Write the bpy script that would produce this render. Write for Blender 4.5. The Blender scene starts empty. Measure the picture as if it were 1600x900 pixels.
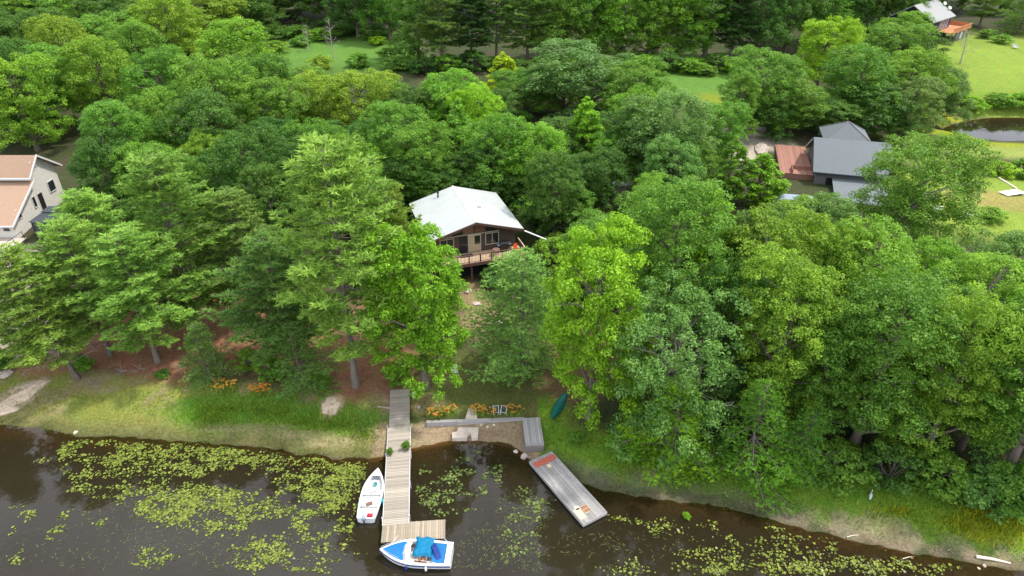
import bpy, math, random
import numpy as np
from mathutils import Vector, Matrix

sc = bpy.context.scene
C = sc.collection
R = math.radians
rng = np.random.default_rng(7)
random.seed(7)

# ------------------------------------------------------------------ camera, sky, sun, exposure
CAM_H, PITCH, FPX = 40.0, R(31.0), 1066.0
cp, sp = math.cos(PITCH), math.sin(PITCH)
cam = bpy.data.cameras.new('camera'); cam.sensor_width = 36; cam.lens = 36 * FPX / 1600
cam.clip_start = 0.5; cam.clip_end = 3000
camo = bpy.data.objects.new('camera', cam); C.objects.link(camo)
camo.location = (0, 0, CAM_H); camo.rotation_euler = (math.pi / 2 - PITCH, 0, 0)
sc.camera = camo

SUN_EL, SUN_AZ = R(62), R(78)
w = bpy.data.worlds.new('World'); sc.world = w; w.use_nodes = True
nt = w.node_tree; nt.nodes.clear()
N = nt.nodes.new
out = N('ShaderNodeOutputWorld'); bg = N('ShaderNodeBackground'); bg.inputs[1].default_value = 0.12
sky = N('ShaderNodeTexSky'); sky.sky_type = 'NISHITA'; sky.sun_disc = False
sky.sun_elevation = SUN_EL; sky.sun_rotation = SUN_AZ; sky.dust_density = 2.0
tc = N('ShaderNodeTexCoord'); cn = N('ShaderNodeTexNoise'); cn.inputs['Scale'].default_value = 2.3
cn.inputs['Detail'].default_value = 6; cn.inputs['Roughness'].default_value = 0.55
cr = N('ShaderNodeMapRange'); cr.inputs[1].default_value = 0.38; cr.inputs[2].default_value = 0.58
cm = N('ShaderNodeMix'); cm.data_type = 'RGBA'; cm.inputs[7].default_value = (14.0, 14.5, 16.0, 1)
L = nt.links.new
L(tc.outputs['Generated'], cn.inputs['Vector']); L(cn.outputs[0], cr.inputs[0]); L(cr.outputs[0], cm.inputs[0])
L(sky.outputs[0], cm.inputs[6]); L(cm.outputs[2], bg.inputs[0]); L(bg.outputs[0], out.inputs[0])

sl = bpy.data.lights.new('sun', 'SUN'); sl.energy = 3.4; sl.angle = R(4); sl.color = (1, 0.955, 0.88)
slo = bpy.data.objects.new('sun', sl); C.objects.link(slo)
sd = Vector((math.sin(SUN_AZ) * math.cos(SUN_EL), math.cos(SUN_AZ) * math.cos(SUN_EL), math.sin(SUN_EL)))
slo.rotation_euler = sd.to_track_quat('Z', 'Y').to_euler(); slo.location = sd * 120

vs = sc.view_settings; vs.view_transform = 'Standard'; vs.look = 'None'; vs.gamma = 1; vs.exposure = 0.50
try: vs.use_curve_mapping = False
except Exception: pass
sc.render.engine = 'CYCLES'
sc.cycles.max_bounces = 6; sc.cycles.transparent_max_bounces = 8

# ------------------------------------------------------------------ materials
MAT = {}
def mat(name, col, rough=0.8, var=0.15, scale=6.0, bump=0.0, metal=0.0, spec=0.3, stretch=None, col2=None, bscale=None):
    """principled with noise-varied colour, object coordinates"""
    m = bpy.data.materials.new(name); m.use_nodes = True; t = m.node_tree
    b = t.nodes['Principled BSDF']; b.inputs['Roughness'].default_value = rough
    b.inputs['Metallic'].default_value = metal; b.inputs['Specular IOR Level'].default_value = spec
    co = t.nodes.new('ShaderNodeTexCoord'); mp = t.nodes.new('ShaderNodeMapping')
    if stretch: mp.inputs['Scale'].default_value = stretch
    n = t.nodes.new('ShaderNodeTexNoise'); n.inputs['Scale'].default_value = scale; n.inputs['Detail'].default_value = 5
    oi = t.nodes.new('ShaderNodeObjectInfo')
    ad = t.nodes.new('ShaderNodeMath'); ad.operation = 'ADD'
    ml = t.nodes.new('ShaderNodeMath'); ml.operation = 'MULTIPLY_ADD'; ml.inputs[1].default_value = 0.5; ml.inputs[2].default_value = -0.25
    mr = t.nodes.new('ShaderNodeMapRange'); mr.inputs[1].default_value = 0.2; mr.inputs[2].default_value = 0.8
    mx = t.nodes.new('ShaderNodeMix'); mx.data_type = 'RGBA'
    c = np.array(col); c2 = np.array(col2) if col2 is not None else c * (1 + var)
    c1 = c if col2 is not None else c * (1 - var)
    mx.inputs[6].default_value = (*np.clip(c1, 0, 1), 1); mx.inputs[7].default_value = (*np.clip(c2, 0, 1), 1)
    l = t.links.new
    l(co.outputs['Object'], mp.inputs[0]); l(mp.outputs[0], n.inputs['Vector'])
    l(oi.outputs['Random'], ml.inputs[0]); l(n.outputs[0], ad.inputs[0]); l(ml.outputs[0], ad.inputs[1])
    l(ad.outputs[0], mr.inputs[0]); l(mr.outputs[0], mx.inputs[0]); l(mx.outputs[2], b.inputs['Base Color'])
    if bump:
        n2 = t.nodes.new('ShaderNodeTexNoise'); n2.inputs['Scale'].default_value = bscale or scale * 3
        bp = t.nodes.new('ShaderNodeBump'); bp.inputs['Strength'].default_value = bump; bp.inputs['Distance'].default_value = 0.05
        l(mp.outputs[0], n2.inputs['Vector']); l(n2.outputs[0], bp.inputs['Height']); l(bp.outputs[0], b.inputs['Normal'])
    MAT[name] = m; return m

mat('bark', (0.15, 0.125, 0.105), 0.95, 0.35, 5, 0.6, stretch=(1, 1, 0.25))
mat('bark_pale', (0.30, 0.27, 0.24), 0.95, 0.3, 4, 0.5, stretch=(1, 1, 0.3))
mat('dead_wood', (0.33, 0.29, 0.26), 0.95, 0.25, 5, 0.4)
mat('dock_wood', (0.33, 0.288, 0.235), 0.85, 0.24, 3, 0.3, stretch=(2, 9, 2))
mat('dock_wood_end', (0.31, 0.26, 0.19), 0.85, 0.30, 3, 0.3, stretch=(9, 2, 2))
mat('grey_wood', (0.30, 0.285, 0.275), 0.9, 0.30, 3, 0.4, stretch=(9, 1.5, 2))
mat('grey_wood_dark', (0.17, 0.15, 0.135), 0.9, 0.3, 4, 0.3)
mat('white_trim', (0.60, 0.59, 0.57), 0.6, 0.06)
mat('float_black', (0.03, 0.03, 0.032), 0.6, 0.2)
mat('boat_white', (0.62, 0.63, 0.63), 0.28, 0.05, 2, spec=0.5)
mat('boat_inner', (0.60, 0.60, 0.57), 0.5, 0.14, 5)
mat('boat_blue', (0.008, 0.125, 0.32), 0.7, 0.12, 3, 0.3)
mat('boat_navy', (0.008, 0.035, 0.20), 0.6, 0.15, 4, 0.2)
mat('boat_teal', (0.0, 0.15, 0.29), 0.7, 0.12, 4, 0.2)
mat('motor_grey', (0.22, 0.27, 0.33), 0.4, 0.1, spec=0.5)
mat('black', (0.02, 0.02, 0.022), 0.5, 0.2)
mat('brown_seat', (0.20, 0.11, 0.075), 0.7, 0.2)
mat('red_plastic', (0.55, 0.03, 0.05), 0.4, 0.1)
mat('teal_plastic', (0.06, 0.36, 0.34), 0.5, 0.1)
mat('cyan_plastic', (0.0, 0.45, 0.55), 0.5, 0.1)
mat('orange_cloth', (0.75, 0.13, 0.03), 0.7, 0.2)
mat('red_carpet', (0.48, 0.12, 0.08), 0.95, 0.25, 5, 0.3)
mat('tan_board', (0.52, 0.40, 0.26), 0.85, 0.25, 6)
mat('rust_brown', (0.24, 0.11, 0.06), 0.9, 0.25)
mat('concrete', (0.52, 0.44, 0.37), 0.95, 0.22, 3, 0.5)
mat('rock', (0.42, 0.35, 0.30), 0.95, 0.30, 2.5, 0.8)
mat('rock_tan', (0.56, 0.43, 0.32), 0.95, 0.3, 2.0, 0.8)
mat('rock_grey', (0.34, 0.32, 0.30), 0.95, 0.3, 2.5, 0.8)
mat('roof_white', (0.345, 0.365, 0.35), 0.55, 0.09, .5, 0.0)
mat('fascia_brown', (0.11, 0.062, 0.05), 0.7, 0.2)
mat('wall_brown', (0.10, 0.07, 0.055), 0.85, 0.25, 4, 0.3, stretch=(8, 8, 0.6))
mat('deck_tan', (0.50, 0.37, 0.24), 0.85, 0.2, 4)
mat('rail_brown', (0.13, 0.065, 0.055), 0.7, 0.2)
mat('pale_frame', (0.50, 0.46, 0.38), 0.7, 0.1)
mat('curtain', (0.50, 0.42, 0.28), 0.9, 0.2)
mat('glass_pale', (0.42, 0.47, 0.48), 0.1, 0.1, spec=0.6)
mat('glass_dark', (0.02, 0.024, 0.028), 0.08, 0.2, spec=0.6)
mat('siding_white', (0.66, 0.63, 0.57), 0.75, 0.05, 2)
mat('shingle_brown', (0.33, 0.22, 0.15), 0.95, 0.22, 9, 0.6)
mat('shingle_grey', (0.125, 0.14, 0.145), 0.95, 0.13, 5, 0.5)
mat('shingle_far', (0.27, 0.275, 0.265), 0.95, 0.10, 4, 0.3)
mat('wall_grey', (0.13, 0.13, 0.125), 0.85, 0.15, 4)
mat('wall_navy', (0.016, 0.019, 0.027), 0.8, 0.2)
mat('wall_blue', (0.012, 0.018, 0.10), 0.7, 0.2)
mat('cedar', (0.27, 0.135, 0.098), 0.85, 0.2, 3, stretch=(6, 1, 1))
mat('cedar_rail', (0.46, 0.19, 0.085), 0.8, 0.2, 3)
mat('gazebo_roof', (0.045, 0.055, 0.06), 0.7, 0.12)
mat('gazebo_cloth', (0.055, 0.06, 0.075), 0.9, 0.15)
mat('deck_pale', (0.50, 0.43, 0.36), 0.9, 0.15, 4)
mat('canoe_green', (0.005, 0.11, 0.085), 0.45, 0.12)
mat('plastic_white', (0.78, 0.79, 0.80), 0.5, 0.04)
mat('metal_grey', (0.45, 0.46, 0.47), 0.45, 0.1)
mat('heron_grey', (0.42, 0.45, 0.48), 0.8, 0.15)
mat('shed_wood', (0.30, 0.26, 0.23), 0.95, 0.3, 3, 0.5, stretch=(8, 8, .5))
mat('log_pale', (0.62, 0.53, 0.43), 0.9, 0.15, 4, 0.3)
mat('pot_brown', (0.12, 0.08, 0.06), 0.8, 0.2)
mat('solar_dark', (0.05, 0.06, 0.055), 0.5, 0.2)

def leaf_mat(name, rough=0.5, trans=0.40, var=0.5):
    m = bpy.data.materials.new(name); m.use_nodes = True; t = m.node_tree; l = t.links.new
    b = t.nodes['Principled BSDF']; b.inputs['Roughness'].default_value = rough; b.inputs['Specular IOR Level'].default_value = 0.22
    oi = t.nodes.new('ShaderNodeObjectInfo'); at = t.nodes.new('ShaderNodeAttribute'); at.attribute_name = 'lv'
    mr = t.nodes.new('ShaderNodeMapRange'); mr.inputs[3].default_value = 1 - var; mr.inputs[4].default_value = 1 + var
    ml = t.nodes.new('ShaderNodeVectorMath'); ml.operation = 'SCALE'
    hs = t.nodes.new('ShaderNodeHueSaturation'); hm = t.nodes.new('ShaderNodeMapRange')
    hm.inputs[3].default_value = 0.515; hm.inputs[4].default_value = 0.482
    l(at.outputs['Fac'], mr.inputs[0]); l(at.outputs['Fac'], hm.inputs[0])
    l(oi.outputs['Color'], ml.inputs[0]); l(mr.outputs[0], ml.inputs['Scale'])
    l(ml.outputs[0], hs.inputs['Color']); l(hm.outputs[0], hs.inputs['Hue'])
    l(hs.outputs[0], b.inputs['Base Color'])
    tr = t.nodes.new('ShaderNodeBsdfTranslucent'); tm = t.nodes.new('ShaderNodeMix'); tm.data_type = 'RGBA'; tm.blend_type = 'MULTIPLY'
    tm.inputs[0].default_value = 1; tm.inputs[7].default_value = (1.15, 1.2, 0.6, 1)
    l(hs.outputs[0], tm.inputs[6]); l(tm.outputs[2], tr.inputs[0])
    mx = t.nodes.new('ShaderNodeMixShader'); mx.inputs[0].default_value = trans
    l(b.outputs[0], mx.inputs[1]); l(tr.outputs[0], mx.inputs[2]); l(mx.outputs[0], t.nodes['Material Output'].inputs[0])
    MAT[name] = m; return m
leaf_mat('leaf'); leaf_mat('needle', 0.6, 0.32, 0.5); leaf_mat('grass', 0.6, 0.3, 0.5); leaf_mat('pad', 0.35, 0.12, 0.7)
leaf_mat('petal', 0.6, 0.3, 0.4)

# ------------------------------------------------------------------ terrain maths
def ray(px, py):
    u, v = px - 800.0, py - 450.0
    return u, FPX * cp - v * sp, -(FPX * sp + v * cp)
def P0(px, py, z=0.0):
    a, b, c = ray(px, py); t = (z - CAM_H) / c
    return a * t, b * t
SHORE_PX = [(-900, 640), (-300, 664), (0, 664), (60, 668), (120, 682), (200, 684), (300, 690), (400, 698), (470, 708), (540, 716), (600, 712),
            (640, 699), (690, 690), (750, 689), (800, 696), (830, 716), (880, 740), (930, 764), (1000, 778), (1100, 786), (1150, 797), (1250, 822),
            (1350, 848), (1450, 868), (1550, 886), (1650, 902), (1800, 935), (2300, 1000)]
_sh = sorted(P0(*p) for p in SHORE_PX)
SX = np.array([-400.] + [p[0] for p in _sh] + [400.]); SY = np.array([_sh[0][1] + 4] + [p[1] for p in _sh] + [_sh[-1][1] - 6])
def vnoise(x, y, s, seed=0):
    """cheap smooth value noise 0..1"""
    x = np.asarray(x, float) / s + seed * 17.3; y = np.asarray(y, float) / s - seed * 9.1
    xi, yi = np.floor(x).astype(np.int64), np.floor(y).astype(np.int64); fx, fy = x - xi, y - yi
    fx = fx * fx * (3 - 2 * fx); fy = fy * fy * (3 - 2 * fy)
    def h(a, b):
        n = (a * 374761393 + b * 668265263 + seed * 1442695) & 0x7fffffff
        n = ((n ^ (n >> 13)) * 1274126177) & 0x7fffffff
        return ((n ^ (n >> 16)) & 0xffff) / 65535.0
    return (h(xi, yi) * (1 - fx) + h(xi + 1, yi) * fx) * (1 - fy) + (h(xi, yi + 1) * (1 - fx) + h(xi + 1, yi + 1) * fx) * fy
def sstep(x, a, b):
    t = np.clip((x - a) / (b - a), 0, 1); return t * t * (3 - 2 * t)
def shore_d(x, y):
    return y - np.interp(x, SX, SY) + (vnoise(x, y, 1.6, 3) - .5) * .5
def gz(x, y):
    x = np.asarray(x, float); y = np.asarray(y, float)
    d = y - np.interp(x, SX, SY) + (vnoise(x, y, 1.6, 3) - .5) * .45
    d = d + (vnoise(x, y, .55, 4) - .5) * .38
    z = np.interp(d, [-60, -12, -3, 0, 1, 3, 6, 20, 35, 70, 160, 400, 1200], [-3, -1.5, -.45, 0, .12, .42, .9, 2.4, 3.5, 4.6, 6.5, 14, 30])
    z = z + (vnoise(x, y, 5, 1) - .5) * .35 * sstep(d, 2, 8)
    wallm = sstep(x, -8.2, -7.4) * (1 - sstep(x, 1.0, 1.3))
    zw = np.where(y < 43.35, np.clip(.09 * d, -2, .22), np.interp(y, [43.35, 43.6, 47, 60], [.22, .72, 1.0, 2.2]))
    z = z * (1 - wallm) + np.where(d < 18, np.maximum(zw, -2), z) * wallm
    # low ground and pond behind on the right
    m = np.exp(-(((x - 100) / 42) ** 2 + ((y - 112) / 30) ** 2) ** 1.5)
    m = m * sstep(x, 44, 66)
    z = z * (1 - m) + (.75 + .4 * (vnoise(x, y, 9, 5) - .5)) * m
    e = ((x - 121) / 49) ** 2 + ((y - 125.0 - (vnoise(x, y, 8, 8) - .5) * 5) / 12.5) ** 2
    z = z - 1.9 * (1 - sstep(e, .55, 1.25)) * sstep(x, 60, 70)
    return z
def G(px, py, it=12):
    """ground point seen at a pixel"""
    z = 1.0
    for _ in range(it):
        x, y = P0(px, py, z); z = 0.5 * z + 0.5 * float(gz(x, y))
    x, y = P0(px, py, z)
    return Vector((x, y, float(gz(x, y))))

# ------------------------------------------------------------------ mesh helpers
def tag(o, label=None, cat=None, group=None, kind=None):
    if label: o['label'] = label
    if cat: o['category'] = cat
    if group: o['group'] = group
    if kind: o['kind'] = kind
    return o
def link(name, me, parent=None, loc=None, rz=0):
    o = bpy.data.objects.new(name, me); C.objects.link(o)
    if parent: o.parent = parent
    if loc is not None: o.location = loc
    if rz: o.rotation_euler = (0, 0, rz)
    return o
def empty(name, loc, rz=0, label=None, cat=None, group=None):
    o = link(name, None, None, loc, rz); o.empty_display_size = .3
    return tag(o, label, cat, group)
def npmesh(name, V, F, material=None, lv=None, smooth=False):
    """F: (n,k) int array of equal polygons"""
    V = np.asarray(V, np.float32); F = np.asarray(F, np.int32); me = bpy.data.meshes.new(name)
    n, k = F.shape
    me.vertices.add(len(V)); me.vertices.foreach_set('co', V.ravel())
    me.loops.add(n * k); me.loops.foreach_set('vertex_index', F.ravel())
    me.polygons.add(n); me.polygons.foreach_set('loop_start', np.arange(0, n * k, k, dtype=np.int32))
    me.update(calc_edges=True)
    if smooth: me.polygons.foreach_set('use_smooth', np.ones(n, bool))
    if lv is not None:
        a = me.attributes.new('lv', 'FLOAT', 'FACE'); a.data.foreach_set('value', np.asarray(lv, np.float32))
    if material: me.materials.append(MAT[material])
    me.validate(); return me
class MB:
    """collects shapes; build() links them as one mesh object"""
    def __init__(s): s.v = []; s.f = []
    def raw(s, vs, fs):
        b = len(s.v); s.v += [tuple(p) for p in vs]; s.f += [[b + i for i in f] for f in fs]; return s
    def box(s, x0, x1, y0, y1, z0, z1, M=None, bev=0.0):
        if bev:
            e = bev; vs = []; 
            for (z, i) in ((z0, 0), (z1 - e, 0), (z1, e)):
                vs += [(x0 + i, y0 + i, z), (x1 - i, y0 + i, z), (x1 - i, y1 - i, z), (x0 + i, y1 - i, z)]
            fs = [(3, 2, 1, 0), (8, 9, 10, 11)]
            for k in (0, 4):
                for i in range(4): j = (i + 1) % 4; fs.append((k + i, k + j, k + j + 4, k + i + 4))
        else:
            vs = [(x0, y0, z0), (x1, y0, z0), (x1, y1, z0), (x0, y1, z0), (x0, y0, z1), (x1, y0, z1), (x1, y1, z1), (x0, y1, z1)]
            fs = [(3, 2, 1, 0), (4, 5, 6, 7), (0, 1, 5, 4), (1, 2, 6, 5), (2, 3, 7, 6), (3, 0, 4, 7)]
        if M is not None: vs = [M @ Vector(p) for p in vs]
        return s.raw(vs, fs)
    def bar(s, a, b, r, r2=None, n=6):
        a, b = Vector(a), Vector(b); d = (b - a); r2 = r if r2 is None else r2
        q = d.to_track_quat('Z', 'Y') if d.length > 1e-6 else Vector((0, 0, 1)).to_track_quat('Z', 'Y')
        vs = []
        for p, rr in ((a, r), (b, r2)):
            for i in range(n):
                t = 2 * math.pi * i / n; vs.append(p + q @ Vector((rr * math.cos(t), rr * math.sin(t), 0)))
        fs = [(i, (i + 1) % n, n + (i + 1) % n, n + i) for i in range(n)] + [tuple(range(n - 1, -1, -1)), tuple(range(n, 2 * n))]
        return s.raw(vs, fs)
    def prism(s, poly, z0, z1):
        """poly xy, extruded in z"""
        n = len(poly); vs = [(x, y, z0) for x, y in poly] + [(x, y, z1) for x, y in poly]
        return s.raw(vs, [tuple(range(n - 1, -1, -1)), tuple(range(n, 2 * n))] + [(i, (i + 1) % n, n + (i + 1) % n, n + i) for i in range(n)])
    def prism_x(s, poly, x0, x1):
        """poly in yz, extruded in x"""
        n = len(poly); vs = [(x0, y, z) for y, z in poly] + [(x1, y, z) for y, z in poly]
        return s.raw(vs, [tuple(range(n - 1, -1, -1)), tuple(range(n, 2 * n))] + [(i, (i + 1) % n, n + (i + 1) % n, n + i) for i in range(n)])
    def prism_y(s, poly, y0, y1):
        n = len(poly); vs = [(x, y0, z) for x, z in poly] + [(x, y1, z) for x, z in poly]
        return s.raw(vs, [tuple(range(n)), tuple(range(2 * n - 1, n - 1, -1))] + [(i, n + i, n + (i + 1) % n, (i + 1) % n) for i in range(n)])
    def lathe(s, prof, c=(0, 0, 0), n=12, sx=1, sy=1):
        vs = []; k = len(prof)
        for r, z in prof:
            for i in range(n):
                t = 2 * math.pi * i / n; vs.append((c[0] + r * sx * math.cos(t), c[1] + r * sy * math.sin(t), c[2] + z))
        fs = [(j * n + i, j * n + (i + 1) % n, (j + 1) * n + (i + 1) % n, (j + 1) * n + i) for j in range(k - 1) for i in range(n)]
        fs += [tuple(range(n - 1, -1, -1)), tuple(range((k - 1) * n, k * n))]
        return s.raw(vs, fs)
    def mesh(s, name, m, smooth=False):
        me = bpy.data.meshes.new(name); me.from_pydata(s.v, [], s.f); me.update()
        me.materials.append(MAT[m])
        if smooth:
            me.polygons.foreach_set('use_smooth', np.ones(len(me.polygons), bool))
        return me
    def build(s, name, m, parent=None, loc=None, rz=0, smooth=False, label=None):
        o = link(name, s.mesh(name, m, smooth), parent, loc, rz)
        if label: o['label'] = label
        return o
def BX(name, m, parent, *a, label=None, bev=0.0, loc=None, rz=0):
    return MB().box(*a, bev=bev).build(name, m, parent, loc, rz, label=label)

# ------------------------------------------------------------------ ground sheet
def axis(segs):
    r = []
    for a, b, st in segs: r.append(np.arange(a, b, st))
    r.append([segs[-1][1]]); return np.concatenate(r)
gx = axis([(-1200, -200, 100), (-200, -80, 8), (-80, 80, .36), (80, 150, 1.4), (150, 300, 12), (300, 1200, 100)])
gy = axis([(-300, 0, 30), (0, 24, 3), (24, 70, .36), (70, 150, 1.1), (150, 260, 3), (260, 1400, 60)])
GX, GY = np.meshgrid(gx, gy); X, Y = GX.ravel(), GY.ravel(); Z = gz(X, Y)
nx, ny = len(gx), len(gy)
ii = (np.arange(ny - 1)[:, None] * nx + np.arange(nx - 1)[None, :]).ravel()
FQ = np.stack([ii, ii + 1, ii + nx + 1, ii + nx], 1)
d = shore_d(X, Y)
n1, n2, n3 = vnoise(X, Y, 1.1, 11), vnoise(X, Y, 3.2, 12), vnoise(X, Y, .45, 13)
nn = .45 * n2 + .35 * n1 + .2 * n3
def lerp(c, col, m): return c * (1 - m[:, None]) + np.array(col)[None, :] * m[:, None]
col = np.tile(np.array([[.050, .062, .022]]), (len(X), 1))
col = lerp(col, (.062, .052, .03), sstep(nn, .45, .7))
mead = (.095, .195, .030)
def blob(px, py, rx, ry, z=None, soft=.5, wob=.35, rot=0):
    p = G(px, py); dx, dy = X - p.x, Y - p.y
    c_, s_ = math.cos(rot), math.sin(rot)
    e = np.sqrt(((dx * c_ + dy * s_) / rx) ** 2 + ((-dx * s_ + dy * c_) / ry) ** 2) + (nn - .5) * 2 * wob
    return 1 - sstep(e, 1 - soft, 1 + soft * .5)
# far meadows and lawns
for a in [(520, 75, 20, 24), (600, 95, 12, 10), (450, 60, 16, 18), (1100, 130, 22, 24), (1150, 170, 9, 16)]: col = lerp(col, mead, blob(*a))
col = lerp(col, (.17, .21, .02), blob(1120, 160, 3, 7)); 
for a in [(1575, 115, 26, 20), (1640, 100, 50, 30), (1560, 310, 17, 11), (1600, 290, 16, 14), (1640, 340, 20, 8)]: col = lerp(col, (.175, .25, .032), blob(*a, soft=.3, wob=.3))
col = lerp(col, (.25, .225, .06), blob(1545, 310, 7, 4))
for a in [(1470, 187, 6, 3), (1485, 208, 6, 2.5), (1575, 228, 8, 1.6)]: col = lerp(col, (.22, .25, .015), blob(*a, soft=.3, wob=.3))
for a in [(1560, 238, 20, 4)]: col = lerp(col, (.20, .24, .05), blob(*a))
# pale drive and rocks behind
for a in [(1160, 205, 5, 3), (1180, 225, 6, 3), (1165, 250, 2.5, 4), (1155, 235, 3, 5)]: col = lerp(col, (.42, .36, .29), blob(*a, wob=.5))
# needle litter under the pines
needle = (.27, .135, .075)
for a in [(200, 540, 9, 4), (280, 570, 7, 3.5), (240, 500, 9, 6), (370, 490, 5, 6), (385, 535, 3, 3.5), (430, 480, 5, 5), (560, 570, 6, 4.5), (580, 520, 5, 6), (40, 560, 8, 4), (590, 610, 4, 3), (480, 540, 5, 5)]:
    col = lerp(col, needle, blob(*a) * .9)
for a in [(850, 600, 5, 5), (800, 610, 3, 3.5), (880, 560, 6, 5)]: col = lerp(col, (.155, .095, .052), blob(*a) * .85)
lawn = (.115, .135, .035)
for a in [(740, 590, 6.5, 4), (700, 620, 4.5, 3), (790, 630, 4.5, 2.5)]: col = lerp(col, lawn, blob(*a) * .9)
for a in [(750, 490, 3, 4.5), (735, 460, 1.6, 3), (770, 500, 3, 2), (690, 590, 2, 1.5), (672, 628, 1.4, 1.2)]: col = lerp(col, (.30, .22, .11), blob(*a, wob=.7) * .6)
col = lerp(col, (.30, .215, .135), blob(590, 640, 1.6, 2.2) * .7)
# bank vegetation by distance from the water
gfront = sstep(d, .4, 1.6) * (1 - sstep(d, 5.2 + 3 * (n2 - .5), 7.5 + 3 * (n2 - .5)))
left = X < -11.5; mid = (X > -11.5) & (X < 2.2)
bank = np.where(left[:, None], np.array([[.20, .225, .045]]), np.array([[.135, .235, .022]]))
gm = np.where(mid, 0, gfront)
col = col * (1 - gm[:, None]) + bank * gm[:, None]
col = lerp(col, (.26, .20, .12), np.where(left, gfront * sstep(nn, .48, .66) * .75, 0))
for a in [(360, 640, 6, 2.2), (330, 650, 3.2, 2), (440, 650, 5, 2), (520, 660, 5, 2)]: col = lerp(col, (.095, .21, .02), blob(*a, soft=.3) * .9)
# dry reeds, mud and sand at the edge
tan = (.36, .275, .175)
edge = sstep(d, -.2, .35) * (1 - sstep(d, 1.0 + 1.3 * n2, 2.2 + 1.3 * n2))
col = lerp(col, tan, np.where(X > 9, edge * sstep(n2 * .55 + n1 * .45, .42, .66), 0) * np.clip((X - 9) / 22, .2, .62))
col = lerp(col, (.115, .11, .07), np.where(X > 2.5, edge * (1 - sstep(X, 18, 34) * .6) * (.5 + .5 * sstep(n1, .3, .7)), 0) * .8)
col = lerp(col, (.17, .165, .055), np.where(left, edge, 0) * .6)
for a in [(520, 690, 3.2, .7), (400, 668, 4, .5), (470, 678, 3, .5)]: col = lerp(col, (.34, .27, .16), blob(*a, soft=.3, wob=.7) * .45)
beach = np.where(mid & (Y < 43.5), sstep(d, -.6, .1), 0); col = lerp(col, (.255, .19, .115), beach)
for a in [(20, 625, 2.3, 1.5), (45, 605, 1.6, .7), (5, 640, 2.4, .8)]: col = lerp(col, (.47, .36, .26), blob(*a, soft=.3, wob=.5, rot=.5))
for a in [(20, 500, 7, 5), (30, 540, 6, 2.5), (10, 440, 6, 7)]: col = lerp(col, (.33, .28, .22), blob(*a, wob=.6) * .8)
col = lerp(col, (.50, .38, .25), blob(517, 633, 1.0, 1.2, soft=.3, wob=.4))
col = lerp(col, (.25, .27, .015), blob(1555, 815, 3.0, 1.9, soft=.5, wob=.6) * .85)
# lake bed
bed = 1 - sstep(d, -.9, .05); pondm = (Z < 0.05) & (Y > 70)
col = lerp(col, (.13, .105, .068), np.where(mid, bed * .7, bed)); col[pondm] = (.12, .11, .06)
col *= (.70 + .32 * nn)[:, None]
gme = npmesh('ground', np.stack([X, Y, Z], 1), FQ, None, smooth=True)
ca = gme.attributes.new('gcol', 'FLOAT_COLOR', 'POINT')
ca.data.foreach_set('color', np.concatenate([col, np.ones((len(col), 1))], 1).astype(np.float32).ravel())
m = bpy.data.materials.new('ground'); m.use_nodes = True; t = m.node_tree; l = t.links.new
b = t.nodes['Principled BSDF']; b.inputs['Roughness'].default_value = .95; b.inputs['Specular IOR Level'].default_value = .15
at = t.nodes.new('ShaderNodeAttribute'); at.attribute_name = 'gcol'
co = t.nodes.new('ShaderNodeTexCoord')
na = t.nodes.new('ShaderNodeTexNoise'); na.inputs['Scale'].default_value = 4.5; na.inputs['Detail'].default_value = 8; na.inputs['Roughness'].default_value = .7
nb = t.nodes.new('ShaderNodeTexNoise'); nb.inputs['Scale'].default_value = .9; nb.inputs['Detail'].default_value = 5
mr = t.nodes.new('ShaderNodeMapRange'); mr.inputs[1].default_value = .25; mr.inputs[2].default_value = .75; mr.inputs[3].default_value = .45; mr.inputs[4].default_value = 1.55
sc1 = t.nodes.new('ShaderNodeVectorMath'); sc1.operation = 'SCALE'
hs = t.nodes.new('ShaderNodeHueSaturation'); hm = t.nodes.new('ShaderNodeMapRange'); hm.inputs[1].default_value = .3; hm.inputs[2].default_value = .7; hm.inputs[3].default_value = .48; hm.inputs[4].default_value = .52
bp = t.nodes.new('ShaderNodeBump'); bp.inputs['Strength'].default_value = .7; bp.inputs['Distance'].default_value = .12
l(co.outputs['Object'], na.inputs['Vector']); l(co.outputs['Object'], nb.inputs['Vector'])
l(na.outputs[0], mr.inputs[0]); l(at.outputs['Color'], sc1.inputs[0]); l(mr.outputs[0], sc1.inputs['Scale'])
l(nb.outputs[0], hm.inputs[0]); l(hm.outputs[0], hs.inputs['Hue']); l(sc1.outputs[0], hs.inputs['Color']); l(hs.outputs[0], b.inputs['Base Color'])
l(na.outputs[0], bp.inputs['Height']); l(bp.outputs[0], b.inputs['Normal'])
gme.materials.append(m)
tag(link('ground', gme), kind='structure')

# ------------------------------------------------------------------ water
wx = axis([(-500, -90, 40), (-90, 100, .7), (100, 160, 2), (160, 500, 40)]); wy = axis([(-300, 0, 30), (0, 24, 3), (24, 52, .5), (52, 108, 14), (108, 142, 1), (142, 150, 4)])
WX, WY = np.meshgrid(wx, wy); x_, y_ = WX.ravel(), WY.ravel(); dep = np.clip(-gz(x_, y_), 0, 3)
ii = (np.arange(len(wy) - 1)[:, None] * len(wx) + np.arange(len(wx) - 1)[None, :]).ravel()
wme = npmesh('lake_water', np.stack([x_, y_, np.zeros_like(x_)], 1), np.stack([ii, ii + 1, ii + len(wx) + 1, ii + len(wx)], 1), smooth=True)
a = wme.attributes.new('depth', 'FLOAT', 'POINT'); a.data.foreach_set('value', dep.astype(np.float32))
m = bpy.data.materials.new('water'); m.use_nodes = True; t = m.node_tree; l = t.links.new; t.nodes.remove(t.nodes['Principled BSDF'])
at = t.nodes.new('ShaderNodeAttribute'); at.attribute_name = 'depth'
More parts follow.
